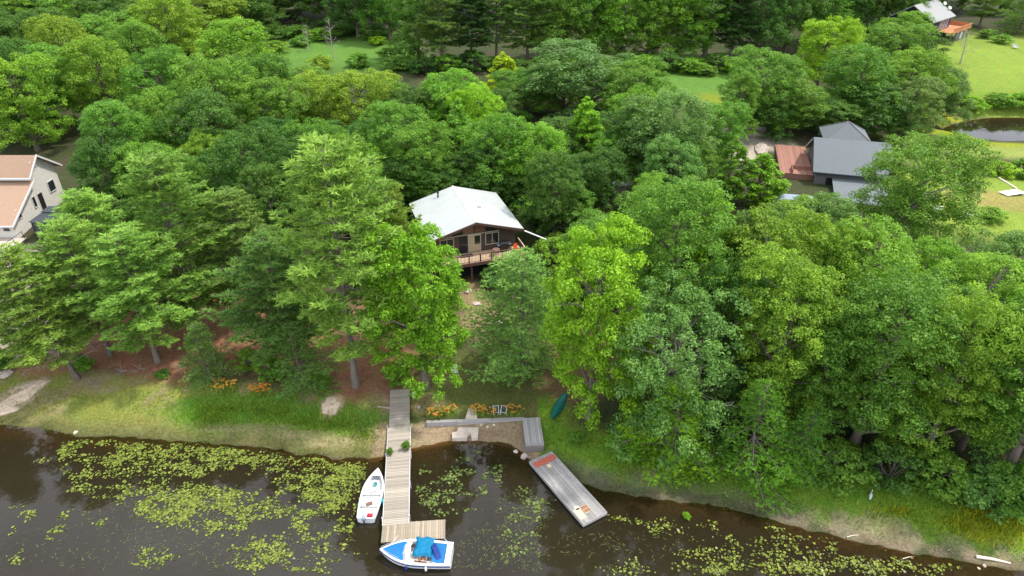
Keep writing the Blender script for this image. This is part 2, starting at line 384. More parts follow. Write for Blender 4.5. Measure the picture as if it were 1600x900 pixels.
mk = t.nodes.new('ShaderNodeMath'); mk.operation = 'MULTIPLY'; mk.inputs[1].default_value = -3.2
ex = t.nodes.new('ShaderNodeMath'); ex.operation = 'EXPONENT'
df = t.nodes.new('ShaderNodeBsdfDiffuse'); df.inputs[0].default_value = (.021, .0165, .0095, 1)
tp = t.nodes.new('ShaderNodeBsdfTransparent'); tp.inputs[0].default_value = (.74, .62, .44, 1)
mx = t.nodes.new('ShaderNodeMixShader'); gl = t.nodes.new('ShaderNodeBsdfGlossy'); gl.inputs['Roughness'].default_value = .03
fr = t.nodes.new('ShaderNodeFresnel'); fr.inputs[0].default_value = 1.45
m2 = t.nodes.new('ShaderNodeMixShader'); co = t.nodes.new('ShaderNodeTexCoord')
n = t.nodes.new('ShaderNodeTexNoise'); n.inputs['Scale'].default_value = 1.4; n.inputs['Detail'].default_value = 3
bp = t.nodes.new('ShaderNodeBump'); bp.inputs['Strength'].default_value = .08; bp.inputs['Distance'].default_value = .1
l(co.outputs['Object'], n.inputs['Vector']); l(n.outputs[0], bp.inputs['Height']); l(bp.outputs[0], gl.inputs['Normal']); l(bp.outputs[0], fr.inputs['Normal'])
l(at.outputs['Fac'], mk.inputs[0]); l(mk.outputs[0], ex.inputs[0]); l(ex.outputs[0], mx.inputs[0]); l(df.outputs[0], mx.inputs[1]); l(tp.outputs[0], mx.inputs[2])
l(fr.outputs[0], m2.inputs[0]); l(mx.outputs[0], m2.inputs[1]); l(gl.outputs[0], m2.inputs[2]); l(m2.outputs[0], t.nodes['Material Output'].inputs[0])
wme.materials.append(m); tag(link('lake_water', wme), kind='structure')

# ------------------------------------------------------------------ foliage builders (numpy, shared mesh data)
def unit(v): return v / np.maximum(np.linalg.norm(v, axis=-1, keepdims=True), 1e-9)
def leaf_quads(pos, nrm, size, r, aspect=.62):
    n = len(pos); rnd = r.normal(size=(n, 3)); tx = unit(np.cross(nrm, rnd)); ty = np.cross(nrm, tx)
    s = size[:, None]; a = tx * s * .5; bb = ty * s * .5 * aspect; dn = nrm * s * .12
    V = np.stack([pos - a, pos - bb - a * .15 + dn, pos + a - dn, pos + bb - a * .15 + dn], 1).reshape(-1, 3)
    F = np.arange(4 * n).reshape(n, 4); return V, F
def tubes(paths, n=6):
    """paths: list of (points (k,3), radii (k,)) -> quads"""
    VV, FF, b = [], [], 0
    for pts, rad in paths:
        pts = np.asarray(pts, float); rad = np.asarray(rad, float); k = len(pts)
        tg = np.gradient(pts, axis=0); tg = unit(tg)
        ref = np.array([1., 0, 0]) if abs(tg[0][2]) > .7 else np.array([0, 0, 1.])
        u = unit(np.cross(tg, ref)); v = np.cross(tg, u)
        an = np.arange(n) * 2 * math.pi / n
        V = pts[:, None, :] + rad[:, None, None] * (np.cos(an)[None, :, None] * u[:, None, :] + np.sin(an)[None, :, None] * v[:, None, :])
        VV.append(V.reshape(-1, 3))
        i = np.arange(k - 1)[:, None] * n; j = np.arange(n)[None, :]; j2 = (j + 1) % n
        FF.append(np.stack([i + j, i + j2, i + n + j2, i + n + j], -1).reshape(-1, 4) + b); b += k * n
    return np.concatenate(VV), np.concatenate(FF)

def broadleaf(name, seed, H=12., W=9., base=.16, nclump=170, lpc=125, crad=(.45, .95), leaf=.235, shape='round', airy=0., bark='bark'):
    r = np.random.default_rng(seed)
    ph = r.uniform(0, 6.28, 4); am = r.uniform(.08, .2, 4)
    def env(t, a):
        if shape == 'round': p = np.sin(np.pi * np.clip(t, 0, 1) ** .85) ** .6
        elif shape == 'col': p = np.sin(np.pi * np.clip(t * .96 + .04, 0, 1) ** .7) ** .8
        else: p = np.sin(np.pi * np.clip(t * .92 + .08, 0, 1) ** .65) ** .62
        wob = 1 + am[0] * np.sin(2 * a + ph[0] + 3 * t) + am[1] * np.sin(3 * a + ph[1] - 4 * t) + am[2] * np.sin(5 * a + ph[2] + 7 * t) * .7
        return W / 2 * p * wob
    cen, rad = [], []
    zb, zt = base * H, H
    if shape == 'lobes':
        nl = int(r.integers(8, 13)); LC = [np.array([r.normal() * .04 * W, r.normal() * .04 * W, .60 * H])]; LR = [np.array([.30 * W, .30 * W, .32 * H])]
        a0 = r.uniform(0, 6.28)
        for k in range(nl):
            a = a0 + k * 2.4 + r.normal() * .25; f = (k + .5) / nl; zc = (base + .03 + (.79 - base) * f ** .9) * H; q = W * r.uniform(.17, .30) * (1 - .35 * f)
            hr = W * r.uniform(.15, .24); LC.append(np.array([q * math.cos(a), q * math.sin(a), zc])); LR.append(np.array([hr, hr, H * r.uniform(.10, .17)]))
        LC, LR = np.array(LC), np.array(LR); wgt = (LR[:, 0] * LR[:, 2]) ** 1.0; wgt[0] *= .9; wgt /= wgt.sum()
        tries = 0
        while len(cen) < nclump and tries < nclump * 40:
            tries += 1; k = r.choice(len(LC), p=wgt); dd = r.normal(size=3); dd[2] += .35; dd /= np.linalg.norm(dd)
            c = LC[k] + LR[k] * dd * r.uniform(.25, 1) ** .3
            if c[2] < zb: continue
            if min(np.linalg.norm((c - LC) / LR, axis=1)) < .55 and r.uniform() < .85: continue
            rc = r.uniform(*crad)
            if cen and np.min(np.linalg.norm(np.array(cen) - c, axis=1)) < rc * (.62 + airy): continue
            cen.append(c); rad.append(rc)
        cc = np.array(cen); sxy = (W / 2 - crad[1] * .6) / np.percentile(np.hypot(cc[:, 0], cc[:, 1]), 96); sz = (H - crad[1] * .5) / cc[:, 2].max()
        cen = [c * np.array([sxy, sxy, sz]) for c in cen]
    # main lobes give the outline its big bumps
    tries = 0
    while len(cen) < nclump and tries < nclump * 60:
        tries += 1
        t = r.uniform(.0, 1) ** .85; a = r.uniform(0, 6.283); rc = r.uniform(*crad) * (1 - .25 * t)
        e = env(np.array(t), np.array(a)); q = r.uniform() ** .38
        rr = max(0., float(e) - rc * .6) * q
        c = np.array([rr * math.cos(a), rr * math.sin(a), zb + t * (zt - zb) - rc * .4 * t])
        if q < .55 and t < .8 and r.uniform() < .6: continue
        if cen and np.min(np.linalg.norm((np.array(cen) - c) / np.array([1, 1, .8]), axis=1)) < rc * (.82 + airy): continue
        cen.append(c); rad.append(rc)
    cen = np.array(cen); rad = np.array(rad); nc = len(cen)
    cnt = np.maximum(8, (lpc * (rad / np.mean(rad)) ** 2).astype(int)); idx = np.repeat(np.arange(nc), cnt); n = len(idx)
    dv = r.normal(size=(n, 3)); dv[:, 2] += .35; dv = unit(dv)
    # clumps stretched outward from the stem
    outw = cen * np.array([1, 1, 0]); outw = unit(outw + 1e-6); outw[:, 2] = -.12
    rr = rad[idx] * (r.uniform(.25, 1.12, n) ** .6)
    pos = cen[idx] + dv * rr[:, None] * np.array([1.05, 1.05, .68]) + outw[idx] * (rad[idx] * r.uniform(-.2, .5, n) * np.abs(dv[:, 2] < .3))[:, None]
    nrm = unit(dv * .8 + np.array([0, 0, .55]) + r.normal(size=(n, 3)) * .42)
    size = leaf * r.uniform(.65, 1.35, n)
    V, F = leaf_quads(pos, nrm, size, r)
    lv = np.clip(.28 * r.uniform(0, 1, nc)[idx] + .44 * r.uniform(0, 1, n) + .14 + .14 * r.normal(size=n) * .5, 0, 1)
    crown = npmesh(name + '_crown', V, F, 'leaf', lv)
    # trunk and limbs
    ths = np.linspace(0, 1, 7); bend = r.normal(size=2) * .35
    tp = np.stack([bend[0] * ths ** 2, bend[1] * ths ** 2, ths * H * .8 - .35], 1); tr = .024 * H * (1 - .8 * ths) * (1 + .5 * np.exp(-ths * 18))
    paths = [(tp, tr)]
    sel = r.choice(nc, min(nc, 34), replace=False)
    for i in sel:
        c = cen[i]; s0 = np.clip((c[2] - .35 * np.hypot(c[0], c[1]) - .6) / (H * .8), .18, .92)
        k = s0 * 6; k0 = int(k); p0 = tp[k0] * (1 - (k - k0)) + tp[min(k0 + 1, 6)] * (k - k0)
        mid = (p0 + c) / 2 + np.array([0, 0, .12 * np.hypot(*(c - p0)[:2])]) + r.normal(size=3) * .15
        r0 = max(.03, .011 * H * (1 - s0 * .6)); paths.append((np.stack([p0, mid, c]), [r0, r0 * .55, .018]))
    V, F = tubes(paths)
    return crown, npmesh(name + '_trunk', V, F, bark, smooth=True)

def conifer(name, seed, H=16., Rr=3.6, base=.2, step=.62, nb=(4, 6), droop=0., power=.7, tuft=11, needle=.34, gap=.27, dead=5, flat=.6, lift=.25):
    r = np.random.default_rng(seed); T, Dn, LV = [], [], []; paths = []
    ths = np.linspace(0, 1, 8); bd = r.normal(size=2) * .25
    trunk = np.stack([bd[0] * np.sin(ths * 3), bd[1] * np.sin(ths * 2.4), ths * H - .35], 1); trr = .0135 * H * (1 - .93 * ths) * (1 + .4 * np.exp(-ths * 20))
    paths.append((trunk, trr))
    side = r.uniform(0, 6.28); z = base * H
    def at(zz): return np.array([np.interp(zz, trunk[:, 2], trunk[:, 0]), np.interp(zz, trunk[:, 2], trunk[:, 1]), zz])
    while z < H * .985:
        t = (z - base * H) / (H * (1 - base)); a0 = r.uniform(0, 6.28)
        k = r.integers(nb[0], nb[1] + 1)
        for j in range(k):
            a = a0 + j * 6.283 / k + r.normal() * .22
            Lb = Rr * (1 - t) ** power * (.62 + .38 * min(1, t / .12)) * r.uniform(.42, 1.25) * (1 + .22 * math.cos(a - side)) + .3
            up = lift * (t * 1.4 - .15) - droop + r.normal() * .08
            dh = np.array([math.cos(a), math.sin(a), 0]); pz = np.array([0, 0, 1.])
            p0 = at(z); ss = np.linspace(0, 1, 5)
            pts = p0 + Lb * (ss[:, None] * dh + (up * ss + .22 * lift * ss ** 2 * 2 - .3 * droop * ss ** 2)[:, None] * pz)
            paths.append((pts, .03 * (1 - .8 * ss) * (.5 + Lb / Rr)))
            sl = np.cross(dh, pz); bl = r.uniform()
            for s in np.arange(.22 + .12 * r.uniform(), 1.0, gap / max(Lb, .5)):
                pc = p0 + Lb * (s * dh + (up * s + .22 * lift * s * s * 2 - .3 * droop * s * s) * pz)
                for sg in (-1, 1):
                    ll = (.36 * Lb * (1 - s) + .40) * r.uniform(.6, 1.15)
                    m_ = max(2, int(ll / .2))
                    q = (np.arange(m_) + r.uniform(.3, 1)) / m_
                    dirv = unit(sl * sg * .8 + dh * .75 + pz * r.normal() * .14)
                    pp = pc + dirv * (ll * q)[:, None] + r.normal(size=(m_, 3)) * np.array([.05, .05, .07]) - pz * (droop * .5 * q * ll)[:, None]
                    T.append(pp); Dn.append(np.repeat(dirv[None], m_, 0)); LV.append(np.full(m_, bl))
        z += step * r.uniform(.7, 1.3) * (1 - .35 * t)
    T, Dn, LV = np.concatenate(T), np.concatenate(Dn), np.concatenate(LV); n = len(T)
    idx = np.repeat(np.arange(n), tuft); N_ = len(idx)
    dv = unit(Dn[idx] * .75 + np.array([0, 0, .28]) + r.normal(size=(N_, 3)) * np.array([.62, .62, .62 * flat]))
    ln = needle * r.uniform(.6, 1.25, N_); wv = unit(np.cross(dv, r.normal(size=(N_, 3)))) * (ln * .15)[:, None]
    p = T[idx]; V = np.stack([p - wv, p + wv, p + dv * ln[:, None]], 1).reshape(-1, 3)
    lv = np.clip(.4 * LV[idx] + .2 * r.uniform(size=n)[idx] + .4 * r.uniform(size=N_), 0, 1)
    crown = npmesh(name + '_crown', V, np.arange(3 * N_).reshape(-1, 3), 'needle', lv)
    for i in range(dead):   # bare grey lower branches
        zz = r.uniform(.10, base + .08) * H; a = r.uniform(0, 6.28); Lb = r.uniform(.5, 1) * Rr * .75; ss = np.linspace(0, 1, 4)
        dh = np.array([math.cos(a), math.sin(a), 0]); pts = at(zz) + Lb * ss[:, None] * dh + np.array([0, 0, -.15]) * (ss ** 2)[:, None] * Lb
        paths.append((pts, .03 * (1 - .75 * ss)))
        for s in (.5, .75):
            q = at(zz) + Lb * s * dh; e = q + (np.array([-dh[1], dh[0], .2]) * r.choice([-1, 1]) + dh * .6) * .5
            paths.append((np.stack([q, e]), [.014, .006]))
    V, F = tubes(paths, 5)
    return crown, npmesh(name + '_trunk', V, F, 'bark', smooth=True)

def bare_tree(name, seed, H=7., spread=.35, n1=22):
    r = np.random.default_rng(seed); ths = np.linspace(0, 1, 6); trunk = np.stack([.2 * ths, .1 * np.sin(4 * ths), ths * H - .3], 1)
    tr = [(trunk, .018 * H * (1 - .9 * ths))]; br = []
    for i in range(n1):
        z = r.uniform(.2, .95) * H; a = r.uniform(0, 6.28); Lb = H * spread * (1.05 - z / H) * r.uniform(.5, 1.1) + .4
        dh = np.array([math.cos(a), math.sin(a), r.uniform(.3, 1.1)]); dh /= np.linalg.norm(dh); ss = np.linspace(0, 1, 4); p0 = np.array([np.interp(z, trunk[:, 2], trunk[:, 0]), 0, z])
        pts = p0 + Lb * ss[:, None] * dh + r.normal(size=(4, 3)) * .06 * ss[:, None]; br.append((pts, .035 * (1 - .8 * ss)))
        for k in range(5):
            q = p0 + Lb * r.uniform(.35, 1) * dh; e = q + unit(dh + r.normal(size=3) * .7) * Lb * .35; br.append((np.stack([q, (q + e) / 2 + r.normal(size=3) * .05, e]), [.018, .013, .007]))
    V, F = tubes(br, 4); V2, F2 = tubes(tr, 7)
    return npmesh(name + '_branches', V, F, 'dead_wood', smooth=True), npmesh(name + '_trunk', V2, F2, 'dead_wood', smooth=True)

LB = dict(shape='lobes', crad=(.30, .72), leaf=.19)
BROAD = [broadleaf('broad%d' % i, 100 + i, 11, 9.5, base=[.05, .08, .05, .10, .06, .07, .05][i], nclump=[330, 360, 300, 340, 380, 320, 350][i], lpc=[85, 80, 92, 85, 75, 88, 80][i], **LB) for i in range(7)]
TALL = [broadleaf('tall%d' % i, 150 + i, 17, 10, base=.06, nclump=[460, 500, 430, 480, 450][i], lpc=80, **LB) for i in range(5)]
MAPLE = [broadleaf('maple%d' % i, 200 + i, 15, 9, base=.10, shape='lobes', nclump=380, lpc=80, crad=(.32, .7), leaf=.215, airy=.04) for i in range(2)]
OAK = [broadleaf('oak%d' % i, 220 + i, 13, 10, base=.05, shape='lobes', nclump=380, lpc=80, crad=(.30, .66), leaf=.18, airy=.04) for i in range(1)]
AIRY = [broadleaf('airy%d' % i, 240 + i, 13, 10, base=.08, shape='lobes', nclump=460, lpc=85, crad=(.35, .75), leaf=.175, airy=.06, bark='bark_pale') for i in range(1)]
COL = [broadleaf('col%d' % i, 260 + i, 10, 4.2, base=.06, shape='col', nclump=110, lpc=110, crad=(.35, .6), leaf=.22) for i in range(2)]
SHRUB = [broadleaf('shrub%d' % i, 280 + i, 2.4, 3.0, base=.05, shape='round', nclump=60, lpc=70, crad=(.22, .42), leaf=.15) for i in range(3)]
PINE = [conifer('pine%d' % i, 300 + i, 16, 4.2, base=[.25, .28, .25, .20][i], step=.98, nb=(5, 7), power=.58, flat=.38, lift=.30, needle=.36) for i in range(4)]
FEATHER = [conifer('feather%d' % i, 320 + i, 13, 3.8, base=.10, step=.6, lift=.12, droop=.06, needle=.26, gap=.32, tuft=9, dead=2) for i in range(1)]
HEM = [conifer('hemlock%d' % i, 340 + i, 8, 2.9, base=.05, step=.5, droop=.22, power=.9, needle=.22, gap=.30, lift=.1, dead=0, tuft=9) for i in range(2)]
BARE = [bare_tree('bare%d' % i, 360 + i) for i in range(2)]
DIM = {'broad': (BROAD, 11, 9.5), 'tall': (TALL, 17, 10), 'maple': (MAPLE, 15, 9), 'oak': (OAK, 13, 10), 'airy': (AIRY, 13, 10), 'col': (COL, 10, 4.2), 'shrub': (SHRUB, 2.4, 3.0),
       'pine': (PINE, 16, 8.2), 'feather': (FEATHER, 13, 7.6), 'hem': (HEM, 8, 5.8), 'bare': (BARE, 7, 4)}
NAMES = {'broad': 'broadleaf_tree', 'maple': 'maple_tree', 'oak': 'oak_tree', 'airy': 'airy_broadleaf_tree', 'col': 'young_tree', 'shrub': 'shrub', 'pine': 'pine_tree',
         'feather': 'feathery_tree', 'hem': 'hemlock_tree', 'bare': 'bare_tree'}
CATS = {'shrub': 'shrub'}
# leaf colours
K = {k_: tuple(q * w_ for q, w_ in zip(v_, (1.72, 1.78, 1.25))) for k_, v_ in {'bright': (.128, .235, .018), 'lime': (.132, .236, .018), 'mid': (.075, .155, .026), 'fresh': (.095, .190, .024), 'dark': (.048, .105, .024), 'blue': (.075, .152, .046),
     'olive': (.118, .190, .026), 'yellow': (.240, .300, .015), 'pine': (.140, .220, .052), 'pined': (.092, .158, .044), 'soft': (.115, .205, .060), 'dkfir': (.035, .072, .024), 'grey': (.088, .150, .052)}.items()}
_cnt = {}
def tree(kind, colour, label, b=None, top=None, H=None, wpx=100, wm=None, group=None, rz=None):
    """b: trunk foot pixel (or None: from top pixel and height); top: (px,py) of the tip"""
    lst, h0, w0 = DIM[kind]
    if b is not None:
        p = G(*b)
        if H is None:
            a, bb, c = ray(b[0], top); H = CAM_H + p.y * c / bb - p.z
    else:
        z = 4.
        for _ in range(12): x, y = P0(top[0], top[1], z + H); z = .5 * z + .5 * float(gz(x, y))
        W_ = wpx * (y * cp + 28 * sp) / FPX; ym = 0
        if abs(x + 6.2) < 6.5 + W_ * .5: ym = 76.5 + W_ * .45
        if 38 - W_ * .4 < x < 62: ym = 102.5 + W_ * .4
        p = Vector((x, y, float(gz(x, y))))
        if y < ym:
            a, bb, c = ray(*top); x = a / bb * ym; y = ym; p = Vector((x, y, float(gz(x, y)))); H = max(4., CAM_H + y * c / bb - p.z)
    depth = p.y * cp + (CAM_H - p.z - H * .55) * sp
    W = wm or wpx * depth / FPX
    key = 'tall' if kind == 'broad' and H / W > 1.42 else kind; lst, h0, w0 = DIM[key]
    i = _cnt.get(key, 0); _cnt[key] = i + 1
    crown, trunk = lst[i % len(lst)]
    rz = random.uniform(0, 6.28) if rz is None else rz
    e = empty(NAMES[kind], p, rz, label, CATS.get(kind, 'tree'), group)
    s = (W / w0, W / w0, H / h0)
    tr = link('trunk', trunk, e); tr.scale = s
    cr = link('crown' if kind != 'bare' else 'branches', crown, e); cr.scale = s
    c = np.array(K[colour]) * random.uniform(.88, 1.12); c[0] *= random.uniform(.9, 1.12)
    cr.color = (*c, 1)
    return e

# ---- trees whose feet or outlines can be made out
GP = 'pines on the left bank'
LP = tree('pine', 'pine', 'slender leaning pine with bare grey lower branches by the pale rock ledge', (122, 592), 385, wpx=170, group=GP)
tree('pine', 'pine', 'yellow-green pine directly right of the leaning pine by the rock ledge', (172, 556), 345, wpx=165, group=GP)
tree('pine', 'pine', 'broad low pine with tiered boughs above the rust needle floor', (247, 565), 362, wpx=185, group=GP)
tree('pine', 'pine', 'tall pine right of the dark gazebo, highest of the left pines', (305, 515), 240, wpx=190, group=GP)
tree('pine', 'pine', 'bushy pine between the gazebo and the tall left pines', (180, 480), 300, wpx=150, group=GP)
tree('pine', 'pined', 'darker pine left of the biggest pine, above the rusty clearing', (395, 490), 300, wpx=150, group=GP)
tree('pine', 'pine', 'biggest pine with golden tips, left of the cottage', (556, 603), 222, wpx=250, group=GP, rz=1.0)
HP = tree('pine', 'pine', 'half-bare pine top standing just left of the white cottage roof', (630, 530), 282, wpx=120, group=GP)
tree('pine', 'pined', 'shaded pine in front of the rusty clearing, left of the biggest pine', (450, 575), 370, wpx=170, group=GP)
tree('hem', 'pined', 'low dark hemlock at the foot of the biggest pine', (480, 607), 505, wpx=120)
tree('hem', 'pined', 'small hemlock by the orange lilies on the left bank', (330, 588), 505, wpx=95)
tree('maple', 'bright', 'bright green maple standing at the head of the long dock', (665, 605), 338, wpx=170)
tree('feather', 'soft', 'pale feathery tree right of the grass path below the cottage', (818, 592), 390, wpx=195)
tree('maple', 'lime', 'yellow-green maple right of the pale feathery tree', (920, 652), 348, wpx=185)
OKT = tree('oak', 'blue', 'blue-green oak with bare twigs hanging over the right bank', (1042, 690), 452, wpx=230)
GR = 'broadleaf trees of the right-hand wood'
tree('broad', 'mid', 'round green tree behind the blue-green oak', (1030, 575), 282, wpx=203, group=GR)
tree('broad', 'olive', 'olive-yellow tree right of the blue-green oak', (1190, 680), 395, wpx=182, group=GR)
tree('broad', 'olive', 'yellowish round-topped tree behind the olive-yellow one', (1165, 580), 312, wpx=192, group=GR)
tree('broad', 'mid', 'wide mid-green tree with visible trunk on the right bank', (1330, 705), 425, wpx=224, group=GR)
tree('broad', 'fresh', 'fresh green tree in the second row, below the grey house', (1300, 590), 345, wpx=192, group=GR)
tree('broad', 'olive', 'golden-green tree between two darker ones on the right bank', (1440, 720), 455, wpx=176, group=GR)
tree('broad', 'mid', 'big dark tree overhanging the yellow grass at the right edge', (1560, 760), 490, wpx=230, group=GR)
tree('broad', 'fresh', 'light green round tree above the golden-green one', (1470, 620), 395, wpx=192, group=GR)
tree('broad', 'mid', 'green tree cut by the right edge, second row', (1600, 640), 400, wpx=203, group=GR)
tree('broad', 'blue', 'grey-green tree at the right edge below the low lawn', (1540, 510), 352, wpx=182, group=GR)
tree('broad', 'fresh', 'tree filling the gap right of the wide mid-green tree', (1395, 560), 375, wpx=160, group=GR)
tree('broad', 'mid', 'bushy tree between the olive tree and the wide green tree', (1255, 690), 470, wpx=149, group=GR)
tree('hem', 'fresh', 'drooping hemlock at the foot of the olive-yellow tree', (1172, 748), 600, wpx=165)
tree('hem', 'bright', 'small drooping hemlock right of the green canoe', (1050, 722), 590, wpx=165)
tree('hem', 'mid', 'drooping hemlock beside the trunk of the wide mid-green tree', (1250, 735), 640, wpx=130)
tree('airy', 'mid', 'airy green tree right in front of the grey-roofed house', (1396, 405), 203, wpx=200)
tree('broad', 'grey', 'grey-green round tree just below the cedar deck of the grey house', (1252, 420), 298, wpx=111)
tree('broad', 'blue', 'greyish tree left of the pale grey tree below the cedar deck', (1225, 430), 315, wpx=117)
tree('col', 'bright', 'small bright tree on the pale rocks left of the cedar deck', (1180, 322), 237, wpx=70)
tree('col', 'fresh', 'small tree left of the bright one on the pale rocks', (1133, 318), 212, wpx=55)
tree('col', 'lime', 'lime-topped young tree right of the weathered shed', (1095, 420), 285, wpx=90)
tree('broad', 'fresh', 'low round tree in front of the weathered shed', (1010, 430), 275, wpx=117)
tree('broad', 'mid', 'round tree right of the white drainpipe by the cottage', (930, 460), 333, wpx=139)
tree('col', 'lime', 'lime-leaved sapling in front of the weathered shed', (955, 480), 342, wpx=75)
tree('pine', 'pined', 'pine cut by the left edge above the shrub', (-45, 600), 400, wpx=130, group=GP)
tree('pine', 'pined', 'second pine beyond the left edge', (-130, 590), 380, wpx=150, group=GP)
LP.rotation_euler = (R(-2), R(-7), .4)
for e_, s_, l_, r_ in ((LP, (1.7, 1.7, .62), (0, 0, .6), 0), (LP, (1.3, 1.3, .5), (0, 0, 2.2), 2), (HP, (.75, .75, .55), (0, 0, HP.children[0].scale.z * 16 * .72), 1), (OKT, (1.5, 1.5, .8), (-.5, -1.8, 3.2), 0), (OKT, (1.3, 1.3, .7), (1.4, 1.2, 5.6), 2)):
    o = link('dead_branches', BARE[r_ % 2][0], e_, l_, r_ * 1.0); o.scale = s_; o['label'] = 'bare grey dead branches'
tree('oak', 'dark', 'dark oak crown between the blue-green oak and the olive tree', (1110, 640), 400, wpx=130, group=GR)
tree('maple', 'olive', 'slim olive maple rising behind the wide mid-green tree', (1260, 600), 355, wpx=110, group=GR)
tree('maple', 'fresh', 'slim fresh maple left of the big dark tree', (1500, 700), 470, wpx=120, group=GR)
tree('oak', 'blue', 'blue-green tree in the second row of the right wood', (1400, 640), 430, wpx=130, group=GR)
tree('col', 'lime', 'lime-leaved sapling poking up in the right wood', (1345, 560), 400, wpx=70, group=GR)
tree('pine', 'pined', 'dark pine half hidden in the right wood', (1120, 560), 330, wpx=110, group=GR)
tree('maple', 'bright', 'bright maple in the middle of the right wood', (1230, 540), 330, wpx=110, group=GR)
tree('col', 'fresh', 'young tree in the right wood below the lawn', (1480, 540), 410, wpx=75, group=GR)
# ---- belt behind the cottage
BELT = [('broad', 'mid', 232, 72, 14, 130, 'round tree above the left white house'), ('broad', 'mid', 322, 82, 15, 150, 'wide tree left in the belt'),
 ('broad', 'fresh', 350, 25, 15, 140, 'tall light tree at the upper left'), ('broad', 'mid', 430, 118, 12, 120, ''), ('broad', 'dark', 300, 145, 13, 140, ''),
 ('broad', 'mid', 165, 150, 14, 120, ''), ('broad', 'dark', 145, 205, 12, 120, ''), ('broad', 'mid', 215, 222, 11, 110, ''), ('broad', 'dark', 372, 200, 13, 130, ''),
 ('broad', 'olive', 320, 205, 10, 90, ''), ('broad', 'dark', 450, 215, 12, 110, ''), ('broad', 'mid', 480, 180, 13, 120, ''), ('broad', 'olive', 560, 108, 12, 130, ''), ('broad', 'olive', 495, 112, 11, 110, ''),
 ('broad', 'mid', 610, 158, 12, 125, ''), ('broad', 'fresh', 690, 108, 12, 130, ''), ('broad', 'mid', 650, 188, 12, 120, ''), ('broad', 'bright', 745, 128, 12, 95, ''),
 ('col', 'yellow', 785, 80, 9, 52, ''), ('broad', 'mid', 765, 175, 12, 120, ''), ('broad', 'fresh', 832, 190, 11, 130, ''), ('broad', 'dark', 870, 232, 11, 120, ''),
 ('broad', 'grey', 920, 62, 13, 200, ''), ('broad', 'mid', 1000, 92, 12, 120, ''), ('broad', 'grey', 1050, 138, 14, 165, ''), ('col', 'bright', 918, 148, 11, 62, ''),
 ('broad', 'dark', 985, 165, 11, 110, ''), ('broad', 'dark', 735, 225, 11, 120, ''), ('broad', 'dark', 800, 262, 9, 100, ''), ('broad', 'dark', 620, 240, 11, 110, ''), ('broad', 'mid', 545, 205, 12, 115, ''),
 ('broad', 'mid', 560, 255, 10, 100, ''), ('broad', 'dark', 410, 255, 11, 110, ''), ('broad', 'mid', 890, 290, 6, 90, ''), ('broad', 'dark', 940, 230, 9, 100, ''), ('col', 'fresh', 715, 150, 12, 70, ''),
 ('broad', 'mid', 660, 250, 10, 110, ''), ('broad', 'mid', 270, 235, 11, 100, ''), ('broad', 'dark', 690, 262, 9, 90, ''), ('broad', 'blue', 1065, 215, 11, 120, ''), ('broad', 'mid', 240, 135, 13, 110, ''), ('broad', 'mid', 400, 80, 13, 110, '')]
CW = {'mid': 'mid-green', 'dark': 'dark green', 'fresh': 'light green', 'bright': 'bright green', 'olive': 'olive green', 'yellow': 'lemon-yellow', 'grey': 'grey-green', 'blue': 'blue-green', 'dkfir': 'blackish', 'lime': 'lime', 'pined': 'dark', 'pine': 'green'}
ORD = ['first', 'second', 'third', 'fourth', 'fifth', 'sixth', 'seventh', 'eighth', 'ninth', 'tenth', 'eleventh', 'twelfth', 'thirteenth', 'fourteenth', 'fifteenth', 'sixteenth', 'seventeenth', 'eighteenth', 'nineteenth', 'twentieth']
def ordered(rows, where, group, mode):
    num = {}
    for row in sorted(rows, key=lambda q: q[2]):
        kind, c = row[0], row[1]; n_ = num.get((kind, c), 0); num[(kind, c)] = n_ + 1
        word = {'broad': 'broadleaf tree', 'col': 'slim young tree', 'pine': 'pine', 'airy': 'airy tree', 'hem': 'fir', 'shrub': 'bush'}[kind]
        lab = '%s %s %s from the left %s' % (ORD[n_], CW[c], word, where)
        if mode == 'top': tree(kind, c, lab, None, (row[2], row[3]), row[4], wpx=row[5], group=group)
        else: tree(kind, c, lab, (row[2], row[3]), None, row[4], wpx=row[5], group=group)
ordered(BELT, 'in the wood behind the cottage', 'trees of the wood behind the cottage', 'top')
RB = [('broad', 'mid', 1200, 78, 13, 130), ('broad', 'bright', 1302, 22, 14, 110), ('broad', 'mid', 1355, 66, 14, 140), ('broad', 'fresh', 1435, 75, 13, 130), ('broad', 'grey', 1490, 100, 11, 90),
      ('broad', 'mid', 1250, 125, 12, 120), ('broad', 'dark', 1375, 125, 12, 140), ('broad', 'dark', 1295, 150, 11, 110), ('broad', 'mid', 1165, 110, 11, 70), ('broad', 'grey', 1440, 120, 11, 100),
      ('broad', 'dark', 1210, 150, 9, 90), ('broad', 'mid', 1405, 34, 12, 120), ('broad', 'fresh', 1418, 13, 12, 95), ('broad', 'dark', 1440, 58, 9, 100)]
ordered(RB, 'in the grove above the grey house', 'trees of the grove above the grey house', 'top')
FAR = []
